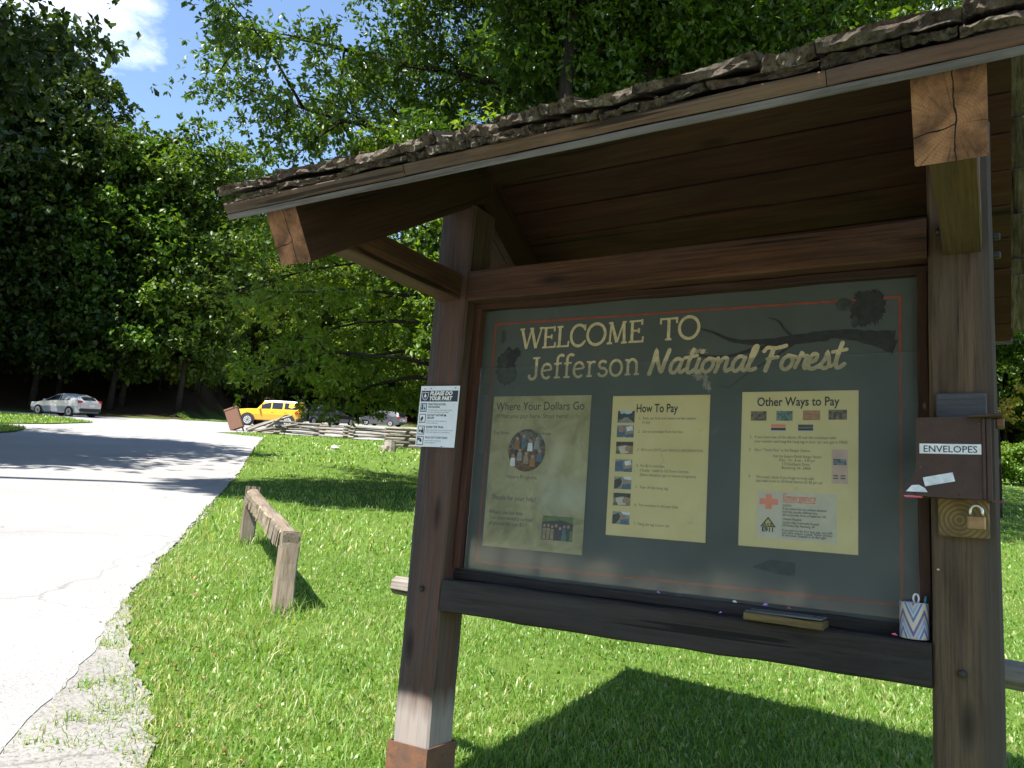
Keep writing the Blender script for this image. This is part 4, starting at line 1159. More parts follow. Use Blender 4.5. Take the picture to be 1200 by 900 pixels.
def thumb(S_, u, v, w, h, kind, seed):
    q = random.Random(seed)
    def el(cx, cy, rx, ry, m, d, a=0.0): S_.poly([(u + cx * w + math.cos(R(k * 30)) * rx * w * math.cos(a) - math.sin(R(k * 30)) * ry * h * math.sin(a), v + cy * h + math.cos(R(k * 30)) * rx * w * math.sin(a) + math.sin(R(k * 30)) * ry * h * math.cos(a)) for k in range(12)][::-1], M[m], 'photo_detail', d)
    def pg(pts, m, d): S_.poly([(u + a * w, v + b * h) for a, b in pts][::-1], M[m], 'photo_detail', d)
    if kind == 'road':
        S_.pic(u, v, w, h, M['darkprint']); pg([(.1, 0), (.9, 0), (.8, .22), (.55, .3), (.4, .2), (.2, .28)], 'skyblue', .0007); pg([(0, 1), (.4, .55), (.6, .55), (1, 1)], 'greyprint', .0008); el(.3, .62, .16, .12, 'darkprint', .0010); pg([(.0, .75), (.35, .6), (.05, 1), (0, 1)], 'greenprint', .0009)
    elif kind == 'hand':
        S_.pic(u, v, w, h, M['greyprint']); pg([(0, .2), (.45, .1), (.5, .9), (0, 1)], 'jean', .0007); el(.28, .36, .18, .22, 'skin', .0009); el(.72, .5, .17, .30, 'skin', .0009, .5); pg([(.55, .15), (.9, .05), (.95, .4), (.6, .5)], 'label', .0011); pg([(.5, .8), (1, .65), (1, 1), (.5, 1)], 'jean', .0010)
    elif kind == 'paper':
        S_.pic(u, v, w, h, M['tanprint']); pg([(0, 0), (1, 0), (1, .35), (.5, .25), (0, .4)], 'darkprint', .0007); pg([(.15, .4), (.6, .3), (.75, .9), (.2, 1)], 'cardgrey', .0009); el(.72, .55, .2, .22, 'skin', .0011, -.5); pg([(0, .8), (.2, .7), (.3, 1), (0, 1)], 'greenprint', .0010)
    elif kind == 'car':
        S_.pic(u, v, w, h, M['greyprint']); pg([(0, .3), (.35, .1), (.5, .5), (.2, .95), (0, 1)], 'darkprint', .0007); el(.62, .55, .2, .25, 'skin', .0009); pg([(.5, .62), (.95, .55), (1, 1), (.45, 1)], 'jean', .0010); pg([(.5, 0), (1, 0), (1, .25), (.6, .2)], 'label', .0008)
    else:
        S_.pic(u, v, w, h, M['darkprint']); pg([(.0, .0), (1, 0), (1, .28), (.6, .15), (0, .25)], 'greenprint', .0006); pg([(.62, .8), (1, .55), (1, 1), (.6, 1)], 'greenprint', .0007)
        for k in range(7):
            x_ = .08 + .13 * k; hh_ = q.uniform(.0, .12); el(x_, .38 + hh_, .045, .07, 'skin', .0010 + .0001 * k); pg([(x_ - .055, .48 + hh_), (x_ + .055, .48 + hh_), (x_ + .05, .98), (x_ - .05, .98)], q.choice(('darkprint', 'jean', 'greyprint', 'darkprint', 'tanprint')), .0009 + .0001 * k)


I, IF, IG = M['ink'], M['inkfade'], M['inkgrey']
s1 = Sheet('poster', -1.927, .546, .486, .664, YP, M['paper1'], label='faded poster headed Where Your Dollars Go over a waterfall picture', cat='poster', group='posters on the green board')
s1.text('Where Your Dollars Go', .016, .062, .05, M['ink'], fit=.44)
s1.text('What you pay here, Stays here!', .022, .098, .027, M['inkgrey'], fit=.36)
s1.text('Trail Work', .012, .172, .022, IF, fit=.082); s1.text('Upkeep', .235, .172, .022, IF, fit=.07)
cx_, cz_, rr_ = .190, .240, .093
for half, mt in ((0, M['ph_trail']), (180, M['ph_fire'])):
    s1.poly([(cx_ + math.cos(R(half + a * 9)) * rr_, cz_ - math.sin(R(half + a * 9)) * rr_) for a in range(21)][::-1], mt, 'round_photo', .0004)
s1.text('Nature Programs', .098, .365, .024, IF, fit=.15)
s1.text('Thanks for your help!', .028, .460, .030, IG, fit=.225)
for k, (tx, f) in enumerate((("When's the last time", .17), ('You entertained a carload', .22), ('of people for just $3 ?', .19))): s1.text(tx, .024, .522 + .024 * k, .024, IG, fit=f)
thumb(s1, .292, .515, .145, .100, 'crowd', 3)
for k in range(9):
    a = R(20 + k * 40); up_ = k % 2
    ex_, ey_ = cx_ + (-.066 + .0165 * k), cz_ + (-.042 + (k % 3) * .010 if up_ else .045 - (k % 3) * .012)
    s1.poly([(ex_ + math.cos(R(t_ * 36)) * .0085, ey_ - .018 + math.sin(R(t_ * 36)) * .009) for t_ in range(10)][::-1], M['skin'], 'photo_detail', .0012 + .0001 * k)
    s1.poly([(ex_ - .011, ey_ - .010), (ex_ + .011, ey_ - .010), (ex_ + .013, ey_ + .026), (ex_ - .013, ey_ + .026)][::-1], M[('label', 'orangeprint', 'greyprint', 'jean', 'tanprint')[k % 5]], 'photo_detail', .0011 + .0001 * k)

s2 = Sheet('poster', -1.342, .540, .410, .568, YP, M['paper2'], label='yellow poster headed How To Pay with a column of seven small photos', cat='poster', group='posters on the green board')
s2.text('How To Pay', .105, .068, .048, I, fit=.175, bold=.0009)
for k, (v, m) in enumerate(((.062, 'ph_dark'), (.122, 'ph_hand'), (.190, 'ph_grey'), (.262, 'ph_hand'), (.332, 'ph_dark'), (.398, 'ph_grey'), (.472, 'ph_dark'))): thumb(s2, .026, v, .074, .050, ('road', 'hand', 'paper', 'hand', 'car', 'paper', 'car')[k], k)
for (v, tx, f, mt) in ((.098, '1.  Park car first and return to fee station', .235, IG), (.114, 'to pay', .034, IG), (.152, '2.  Get an envelope from the box.', .19, IG), (.226, '3.  Fill in the DATE and VEHICLE INFORMATION', .27, IF),
                   (.290, '4.  Put $3 in envelope.', .12, IF), (.308, 'Checks:  made to US Forest Service', .20, IF), (.326, '(Extra donations go to nature programs)', .23, IG), (.376, '5.  Tear off the hang tag', .135, IF), (.446, '6.  Put envelope in the pay tube', .18, IF), (.520, '7.  Hang the tag in your car.', .15, IF)):
    s2.text(tx, .118 + (.016 if tx[1] != '.' else 0), v, .0155, mt, fit=f)

s3 = Sheet('poster', -.808, .548, .410, .575, YP, M['paper3'], label='yellow poster headed Other Ways to Pay with a red cross box', cat='poster', group='posters on the green board')
s3.text('Other Ways to Pay', .056, .054, .046, I, fit=.29, bold=.0009)
for u, v, w, h, m in ((.034, .074, .058, .036, 'ph_card'), (.128, .074, .058, .036, 'ph_card2'), (.222, .072, .060, .036, 'ph_card3'), (.310, .070, .062, .036, 'ph_card')): s3.pic(u, v, w, h, M[m])
for u in (.108, .204): s3.pic(u, .122, .056, .030, M['cardgrey']); s3.pic(u + .002, .124, .052, .012, M['redink'] if u < .2 else M['inkfade'], d=.0005); s3.pic(u + .002, .137, .052, .009, M['navy'], d=.0005)
for (u, v, tx, f, mt) in ((.030, .176, '1.', .008, IG), (.050, .176, 'If you have one of the above, fill out the envelope with', .285, I), (.050, .192, 'your number and hang the hang tag in your car, you get in FREE!', .325, I), (.030, .224, '2.', .008, IG), (.050, .224, 'Get a "Yearly Pass" at the Ranger Station.', .20, IG),
                       (.118, .246, 'Visit the Eastern Divide Ranger Station', .17, IG), (.140, .260, 'Mon. - Fri.  8 am - 4:30 pm', .125, IF), (.150, .274, '110 Southpark Drive', .095, IF), (.150, .288, 'Blacksburg, VA  24060', .10, IF), (.030, .322, '3.', .008, IG), (.060, .324, 'We accept checks if you forget to bring cash.', .205, IF), (.060, .338, 'Just make it out to US Forest Service for $3 per car.', .235, IG)):
    s3.text(tx, u, v, .0145, mt, fit=f)
s3.pic(.322, .212, .054, .122, M['pinkcard']); s3.pic(.327, .246, .044, .022, M['ph_dark'], d=.0005)
for k in range(4): s3.pic(.328 + .024 * (k % 2), .304 + .009 * (k // 2), .016, .004, M['inkfade'], d=.0005, name='print_line')
s3.pic(.066, .372, .275, .170, M['cardgrey'], 'emergency_card')
s3.pic(.074, .398, .066, .022, M['redink'], 'red_cross', d=.0008); s3.pic(.096, .382, .022, .054, M['redink'], 'red_cross', d=.0011)
s3.text('Emergency', .156, .402, .034, M['redink'], fit=.115, bold=.0006, d=.0012); s3.pic(.156, .406, .115, .0025, M['redink'], 'underline', d=.0009)
for (v, tx, f) in ((.424, 'Call 911', .03), (.435, 'If you come into any serious situation', .15), (.446, 'from the cascade trailhead area,', .12), (.457, 'this is Cascades Drive in Pembroke, VA.', .15), (.472, 'Closest Hospital', .065), (.484, 'Carilion Giles Community Hospital', .125), (.495, '159 Hartley Way, Pearisburg, VA', .11), (.512, 'From here to the first stop sign, turn left', .17), (.521, 'on the main road, four miles', .17), (.530, 'to the town, hospital is on the right', .15)):
    s3.text(tx, .156, v, .0125, I, fit=f, d=.0012)
s3.poly([(.078, .500), (.106, .464), (.134, .500)][::-1], M['ink'], 'emblem', .0009); s3.poly([(.086, .4965), (.106, .471), (.126, .4965)][::-1], M['yellink'], 'emblem', .0013)
s3.text('E911', .106, .517, .022, I, align='CENTER', bold=.0008, d=.0016); s3.text('A C E', .106, .495, .012, I, align='CENTER', bold=.0006, d=.0020)

sg = Sheet('notice_sign', -2.252, .577, .217, .279, 2.8885, M['signpaper'], tilt=.012, thick=.002, label='white laminated notice PLEASE DO YOUR PART nailed to the left post', cat='sign')
sg.pic(.006, .022, .205, .050, M['navy'], 'header_band')
sg.text('PLEASE DO', .056, .043, .025, M['whiteink'], fit=.125, bold=.0011, shear=.2, d=.0014); sg.text('YOUR PART', .054, .066, .025, M['whiteink'], fit=.128, bold=.0011, shear=.2, d=.0014)


def shield(cx, cy, s): return [(cx - s, cy - s * .95), (cx - s * .55, cy - s * .8), (cx, cy - s), (cx + s * .55, cy - s * .8), (cx + s, cy - s * .95), (cx + s * .9, cy + s * .2), (cx + s * .55, cy + s * .85), (cx, cy + s * 1.1), (cx - s * .55, cy + s * .85), (cx - s * .9, cy + s * .2)]


sg.poly(shield(.030, .046, .019), M['whiteink'], 'emblem', .0008); sg.poly(shield(.030, .046, .0165), M['navy'], 'emblem', .0012)
sg.poly([(.030, .033), (.038, .051), (.0315, .051), (.0315, .058), (.0285, .058), (.0285, .051), (.022, .051)], M['whiteink'], 'emblem', .0016)
for k, (v, ls, sub) in enumerate(((.080, ('PRACTICE SOCIAL', 'DISTANCING'), ('Provide space of at least 6 feet', 'to all trail users and staff')), (.130, ('DO NOT GATHER IN', 'GROUPS'), ('Follow the latest guidance', 'from officials.')), (.184, ('SHARE THE TRAIL',), ('Warn others that you are near and move', 'off trails when it is necessary.')), (.232, ('PACK OUT YOUR TRASH',), ('Leave with everything', 'you brought in.')))):
    sg.pic(.008, v, .036, .040, M['ink'], 'pictogram'); sg.pic(.011, v + .003, .030, .034, M['label'] if k else M['skyblue'], 'pictogram', d=.0006)
    for q in range(5):
        rr = random.Random(k * 9 + q); sg.pic(.012 + rr.uniform(0, .02), v + .004 + rr.uniform(0, .02), rr.uniform(.004, .010), rr.uniform(.006, .016), M['ink'], 'pictogram', d=.0010 + .0002 * q)
    vv = v + .009
    for l in ls: sg.text(l, .052, vv, .0125, M['ink'], fit=.0065 * len(l), bold=.0004); vv += .0125
    for l in sub: sg.text(l, .052, vv, .0085, M['inkgrey'], fit=min(.15, .0042 * len(l))); vv += .0095
for u, v in ((.02, .012), (.055, .010), (.19, .008), (.145, .274)): sg.pic(u, v, .008, .003, M['ink'], 'staple', d=.001)

# ---------------------------------------------------------------- envelope box, lock, can, block
bp = box('backing_board', K(-.078, 2.888, .36), (.142, .018, .30), M['greyboard'], kg, bev=.016)
box('backing_board', K(-.077, 2.887, .125), (.020, .140, .14), M['ringblock'], kg, rot=Matrix.Rotation(R(-90), 4, 'Z'), bev=.004)
eb = empty('envelope_box', K(-.10, 2.85, .17), label='brown steel ENVELOPES box screwed to the right post', cat='box')
V = [(-.203, 2.80, .418), (-.012, 2.80, .420), (-.012, 2.80, .168), (-.205, 2.80, .172), (-.236, 2.80, .188), (-.203, 2.80, .252),
     (-.203, 2.878, .418), (-.012, 2.878, .420), (-.012, 2.878, .168), (-.205, 2.878, .172), (-.236, 2.878, .188), (-.203, 2.878, .252)]
F = [(0, 5, 4, 3, 2, 1), (6, 7, 8, 9, 10, 11)] + [(i, (i + 1) % 6, 6 + (i + 1) % 6, 6 + i) for i in range(6)]
Mi = WM[eb.name].inverted(); ob('box_body', mesh('box_body', [Mi @ K(*v) for v in V], F, M['boxsteel']), eb, WM[eb.name])
box('side_flange', K(-.004, 2.835, .29), (.014, .085, .252), M['boxsteel'], eb, bev=.002)
box('front_fold', K(-.0175, 2.797, .293), (.009, .005, .245), M['boxsteel'], eb, bev=.001)
box('hasp', K(-.012, 2.805, .421), (.092, .07, .008), M['boxsteel'], eb, rot=Matrix.Rotation(R(-3), 4, 'Y'), bev=.002)
box('lid_tab', K(.026, 2.84, .405), (.024, .06, .028), M['rust'], eb, bev=.004)
box('hinge_rod', K(-.02, 2.81, .166), (.09, .005, .004), M['rust'], eb, bev=.001)
ob('rod_end', lathe('rod_end', [(0, -.006), (.006, -.004), (.006, .004), (0, .006)], M['rust'], 10), eb, Matrix.Translation(K(.027, 2.81, .166)))
for (a, b) in ((-.188, .40), (-.03, .40), (-.19, .262), (-.03, .185)):
    ob('screw', lathe('screw', [(0, -.002), (.003, -.0015), (.004, .001)], M['rust'], 8, axis='Y'), eb, Matrix.Translation(K(a, 2.799, b)))
el = box('name_label', K(-.1085, 2.7988, .320), (.168, .0012, .031), M['label'], eb, bev=.0003)
me = textmesh('ENVELOPES', .029, M['navy'], 'CENTER', bold=.0003); xs = [v.co.x for v in me.vertices]; f = .146 / (max(xs) - min(xs))
for v in me.vertices: v.co.x *= f
o = bpy.data.objects.new('lettering', me); COL.objects.link(o); o.parent = el; o.matrix_basis = Matrix.Translation((0, -.0011, -.0105)) @ RX
box('tape_patch', K(-.140, 2.7988, .225), (.084, .001, .028), M['tape'], eb, rot=Matrix.Rotation(R(-13), 4, 'Y'), bev=.0003)
V = [K(-.232, 2.7985, .184), K(-.215, 2.7985, .204), K(-.195, 2.7985, .206), K(-.178, 2.7985, .196), K(-.171, 2.7985, .184)]
ob('tape_patch', mesh('tape_patch', [Mi @ v for v in V], [(4, 3, 2, 1, 0)], M['tape']), eb, WM[eb.name])
en = empty('pink_envelope', K(-.21, 2.83, .171), label='pink envelope tip sticking out below the envelope box', cat='envelope')
box('flap', K(-.213, 2.83, .1705), (.05, .05, .004), M['pink'], en, bev=.0005)
pl = empty('padlock', K(-.041, 2.82, .077), label='small brass padlock hanging under the envelope box', cat='padlock')
box('lock_body', K(-.0415, 2.82, .099), (.049, .022, .043), M['brass'], pl, bev=.004)
sh = [(-.0575, 2.82, .118), (-.0575, 2.82, .134)] + [(-.0415 - .016 * math.cos(R(a)), 2.82, .134 + .017 * math.sin(R(a))) for a in range(20, 170, 20)] + [(-.0255, 2.82, .134), (-.0255, 2.82, .118)]
V, F = tube_data([WM[pl.name].inverted() @ K(*p) for p in sh], [.0042] * len(sh), 8)
ob('shackle', mesh('shackle', V, F, M['steel'], smooth=True), pl, WM[pl.name])

cn = empty('pencil_can', K(-.222, 2.945, -.273), label='tin can with blue zigzag print on the sill against the right post', cat='can')
ob('can_body', lathe('can_body', [(0, .002), (.040, .002), (.042, 0), (.0435, .004), (.043, .008), (.043, .108), (.0437, .111), (.043, .113), (.0415, .111), (.0415, .01), (0, .01)], M['can'], 32), cn, WM[cn.name])
ob('can_rim', lathe('can_rim', [(.0425, 0), (.0442, .0015), (.0425, .003)], M['galv'], 32), cn, WM[cn.name] @ Matrix.Translation((0, 0, .111)))
ob('can_rim', lathe('can_rim', [(.0425, 0), (.0444, .0015), (.0425, .003)], M['galv'], 32), cn, WM[cn.name] @ Matrix.Translation((0, 0, .0005)))
lp = [(-.214 + .008 * math.sin(R(a)) - .002, 2.935, -.148 + .014 * math.cos(R(a))) for a in range(-150, 160, 25)]
V, F = tube_data([Vector((-.222, 2.94, -.255))] + [Vector(p) for p in lp[:1]], [.003, .003], 6); V, F = tube_data([Vector(p) for p in lp], [.003] * len(lp), 6, V, F)
o = empty('pen', K(-.215, 2.94, -.26), label='white looped handle sticking up from the tin can', cat='pen'); Mi = WM[o.name].inverted()
ob('pen_loop', mesh('pen_loop', [Mi @ (Vector(v) + Vector((0, 0, ZC))) for v in V], F, M['pen'], smooth=True), o, WM[o.name])
o = empty('pen', K(-.195, 2.94, -.26), label='teal pen leaning right in the tin can', cat='pen')
Mx, L = frame(K(-.205, 2.95, -.26), K(-.188, 2.935, -.138)); V, F = tube_data([(0, 0, 0), (L * .9, 0, 0), (L, 0, 0)], [.004, .004, .003], 8)
ob('pen_barrel', mesh('pen_barrel', V, F, M['penblue'], smooth=True), o, Mx)
wb = empty('wood_block', K(-.615, 2.935, -.274), label='small flat wooden block with screws lying on the sill beam', cat='block')
timber('block_base', K(-.745, 2.928, -.262), K(-.487, 2.928, -.2645), .118, .026, M['newwood'], wb, ch=.003, seg=4)
box('block_top', K(-.616, 2.930, -.2455), (.252, .112, .006), M['greyboard'], wb, bev=.002)
for (a, b) in ((-.73, 2.89), (-.50, 2.885), (-.505, 2.97), (-.725, 2.975), (-.52, 2.93)):
    ob('screw', lathe('screw', [(0, .003), (.005, .003), (.006, 0)], M['bolt'], 8), wb, Matrix.Translation(K(a, b, -.2425)))
for k, (x, y, z, c, g_) in enumerate(((-.700, 2.985, -.228, 'violet', 'violet paper scrap on the ledge above the wooden block'), (-.81, 2.99, -.231, 'label', 'white paper scrap on the ledge left of the wooden block'), (-1.10, 2.99, -.230, 'violet', 'pair of tiny violet scraps midway along the ledge'), (-.275, 2.905, -.268, 'pink', 'pink paper scrap at the foot of the tin can'), (-.62, 2.99, -.232, 'pink', 'tiny pink scrap behind the wooden block'), (-.84, 2.92, -.270, 'violet', 'violet scrap on the sill beam left of the wooden block'))):
    V = [(-.011, -.006, 0), (.010, -.008, .001), (.012, .007, .006), (-.008, .008, .004), (0, 0, .0105)]; me = mesh('paper_scrap', V, [(0, 1, 4), (1, 2, 4), (2, 3, 4), (3, 0, 4)], M[c])
    ob('paper_scrap', me, None, Matrix.Translation(K(x, y, z)) @ Matrix.Rotation(k, 4, 'Z') @ Matrix.Scale(.8, 4), label=g_, cat='paper scrap', group='paper scraps on the kiosk sill')

# ------------------------------------------------------------------ guard rail beside the road
A_, B_ = Vector((-4.95, 4.81)), Vector((-7.61, 6.70)); dv = (B_ - A_).normalized(); pv = Vector((dv.y, -dv.x))
ga, gb = T(*A_), T(*B_); GH = .64
gr = empty('guard_rail', (A_.x, A_.y, ga), label='low weathered log guard rail on two posts beside the road', cat='guard rail')
for (q, g, w) in ((A_, ga, .155), (B_, gb, .16)):
    s_ = 1 if q is A_ else -1
    Mx, L = frame((q.x, q.y, g - .3), (q.x, q.y, g + GH - (.0 if s_ > 0 else -.02)), up=(pv.x, pv.y, 0))
    # post notched on its inner side to take the rail
    ob('post', timber_mesh('post', L - .12, w, w, M['guard'], ch=.012, seg=6, jit=.003), gr, Mx)
    ob('post_tongue', timber_mesh('post_tongue', .128, w * .55, w, M['guard'], ch=.006, seg=2, jit=.002), gr, Mx @ Matrix.Translation((L - .125, (.22 if True else 0) * w, 0)))
p0 = Vector((A_.x, A_.y, ga + GH - .062)) - Vector((dv.x, dv.y, 0)) * .08; p1 = Vector((B_.x, B_.y, gb + GH - .052)) + Vector((dv.x, dv.y, 0)) * .08
Mx, L = frame(p0, p1)
rail = ob('rail', timber_mesh('rail', L, .13, .125, M['guard'], ch=.03, seg=16, jit=.006, bow=-.01), gr, Mx)
rg = random.Random(4); x = .16
while x < L - .25:
    w = rg.uniform(.08, .17); hgt = rg.uniform(.105, .135)
    V = []; F = []
    yo = -.068 if True else .068
    for (xx, zt, zb) in ((x, .038, -hgt * rg.uniform(.9, 1)), (x + w - .010, .038, -hgt * rg.uniform(.9, 1.1))):
        V += [(xx, -.060, zt), (xx, -.074 + rg.uniform(-.005, .005), zt - .015), (xx + .035, -.078 + rg.uniform(-.008, .004), zb), (xx + .035, -.052, zb)]
    V2 = [(a, -b, c) for a, b, c in V]
    F = [(0, 1, 5, 4), (1, 2, 6, 5), (2, 3, 7, 6), (3, 0, 4, 7), (0, 3, 2, 1), (4, 5, 6, 7)]
    ob('bark_slab', mesh('bark_slab', V2, [f[::-1] for f in F], M['guard']), gr, Mx); x += w

# ------------------------------------------------------------------ split rail fence far across the lawn
fn = [(-33.2, 28.9), (-31.9, 30.6), (-30.2, 30.7), (-29.2, 33.0), (-27.4, 32.6), (-26.2, 34.6), (-24.6, 34.2)]
fn = [(-34.1, 29.5), (-32.3, 29.75), (-31.3, 31.6), (-29.4, 31.9), (-28.0, 33.6), (-26.0, 33.4), (-24.3, 35.6), (-22.2, 35.6)]
sf = empty('split_rail_fence', (fn[0][0], fn[0][1], T(*fn[0])), label='grey zigzag split rail fence along the far edge of the lawn', cat='fence')
fr2 = random.Random(8)
for i in range(len(fn) - 1):
    (xa, ya), (xb, yb) = fn[i], fn[i + 1]; d = Vector((xb - xa, yb - ya)).normalized()
    for k in range(4):
        if i == 0 and k > 2: continue
        h = .08 + .165 * k + (.08 if i % 2 else 0)
        e = .28 + fr2.uniform(0, .15)
        za = T(xa, ya) + h + fr2.uniform(-.03, .03); zb = T(xb, yb) + h + fr2.uniform(-.03, .03)
        if i == 0: za -= .1 + .15 * k
        Mx, L = frame((xa - d.x * e, ya - d.y * e, za), (xb + d.x * e, yb + d.y * e, zb))
        pts = [(L * j / 4, fr2.uniform(-.03, .03), fr2.uniform(-.03, .03)) for j in range(5)]
        V, F = tube_data(pts, [fr2.uniform(.05, .08) for _ in pts], 5); ob('rail', mesh('rail', V, F, M['greyrail']), sf, Mx)
for (p0, p1) in (((-34.4, 29.3, .15), (-32.4, 30.0, .85)), ((-34.0, 29.1, .12), (-32.0, 30.2, 1.05)), ((-33.7, 29.9, .1), (-31.9, 29.4, .9)), ((-33.2, 29.0, .1), (-31.6, 30.3, .6))):
    Mx, L = frame((p0[0], p0[1], T(p0[0], p0[1]) + p0[2]), (p1[0], p1[1], T(p1[0], p1[1]) + p1[2]))
    V, F = tube_data([(0, 0, 0), (L * .5, .02, .03), (L, 0, 0)], [.07, .085, .06], 5); ob('rail', mesh('rail', V, F, M['greyrail']), sf, Mx)
# short stack of crossed rails nearer the kiosk, and its stump
st = empty('rail_stack', (-22.6, 27.6, T(-22.6, 27.6)), label='short stack of crossed grey fence rails behind the stump', cat='fence')
for k in range(6):
    a = (.45 if k % 2 else -.5) + .3; L = 2.6 if k % 2 else 2.2
    c = Vector((-22.4, 28.2)); q = Vector((.853 * math.cos(a) - .522 * math.sin(a), .522 * math.cos(a) + .853 * math.sin(a)))
    s0, s1 = c - q * L * .5, c + q * L * .5; zz = .12 + .15 * k
    Mx, L_ = frame((s0.x, s0.y, T(*s0) + zz), (s1.x, s1.y, T(*s1) + zz)); V, F = tube_data([(0, 0, 0), (L_ / 2, .02, .01), (L_, 0, 0)], [.065, .08, .06], 6)
    ob('rail', mesh('rail', V, F, M['greyrail']), st, Mx)
x, y = -21.4, 25.7
V, F = tube_data([(0, 0, -.1), (0.02, 0, .2), (0, .02, .42)], [.30, .25, .23], 9)
sp_ = empty('stump', (x, y, T(x, y)), label='pale sawn stump standing in the lawn below the rail stack', cat='stump')
ob('stump_wood', mesh('stump_wood', V, F, M['greyrail']), sp_, WM[sp_.name])
Mx, L = frame((x - .5, y + .1, T(x, y) + .14), (x + .15, y - .25, T(x, y) + .10)); ob('stump_root', timber_mesh('stump_root', L, .16, .2, M['greyrail'], ch=.04, seg=3, jit=.02), sp_, Mx)


def rock(name, x, y, s, seed, **ex):
    r = random.Random(seed); V, F = [], []
    for j in range(5):
        for k in range(8):
            t = 2 * math.pi * k / 8; p = math.pi * j / 4; q = 1 + r.uniform(-.2, .2)
            V.append((s * math.sin(p) * math.cos(t) * q * 1.2, s * math.sin(p) * math.sin(t) * q, s * .7 * math.cos(p) * q))
    for j in range(4):
        for k in range(8): F.append((j * 8 + k, (j + 1) * 8 + k, (j + 1) * 8 + (k + 1) % 8, j * 8 + (k + 1) % 8))
    return ob(name, mesh(name, V, F, M['stone']), None, Matrix.Translation((x, y, T(x, y) + s * .35)), **ex)


rock('stone', -22.05, 23.2, .17, 3, label='small pale stone lying alone on the sunny lawn', cat='stone')

# leaning brown bin at the end of the fence
bx, by = -35.3, 29.2
bn = empty('brown_bin', (bx, by, T(bx, by)), label='brown box-like bin leaning left at the end of the rail fence', cat='bin')
rot = Matrix.Rotation(math.atan2(.522, .853), 4, 'Z') @ Matrix.Rotation(R(-24), 4, 'Y')
Mb = Matrix.Translation((bx, by, T(bx, by) + .62)) @ rot
ob('bin_body', boxmesh('bin_body', (.72, .34, 1.12), M['binbrown'], .03), bn, Mb)
ob('bin_lid', boxmesh('bin_lid', (.76, .38, .10), M['binbrown'], .02), bn, Mb @ Matrix.Translation((0, 0, .60)))
for s in (-1, 1): ob('leg', boxmesh('leg', (.07, .07, .3), M['bolt'], .01), bn, Mb @ Matrix.Translation((s * .28, 0, -.66)))

# ------------------------------------------------------------------ parked cars
def paint(name, c, metal=.3, rough=.28):
    t = NT(name); n = t.noise(t.coord(), 3, 4); col = t.mix(t.ramp(n, [(.4, 0), (.7, .25)]), c, tuple(x * .8 for x in c))
    return t.done(t.pbr(col, rough, None, .5, metal, Coat__Weight=.6))


M['silver'] = paint('silver car paint', (.52, .535, .55), .35, .3); M['orange'] = paint('orange yellow car paint', (.72, .39, .03), 0, .3); M['gmet'] = paint('grey metallic paint', (.085, .09, .105), .4, .3)
M['black'] = paint('black car paint', (.012, .012, .014), 0, .25); M['blue'] = paint('blue car paint', (.03, .06, .22), .2, .3); M['white'] = paint('white car paint', (.78, .78, .78), 0, .3)
M['glass'] = plain('dark car glass', (.012, .014, .016), .08, 0, .6); M['tyre'] = plain('tyre rubber', (.015, .015, .016), .85); M['rim'] = plain('alloy rim', (.62, .63, .65), .35, .5)
M['tail'] = plain('red tail lamp', (.42, .012, .015), .25); M['lamp'] = plain('clear head lamp', (.7, .7, .7), .15); M['trimblack'] = plain('black plastic', (.02, .02, .02), .6); M['plate'] = plain('number plate', (.7, .7, .72), .5)


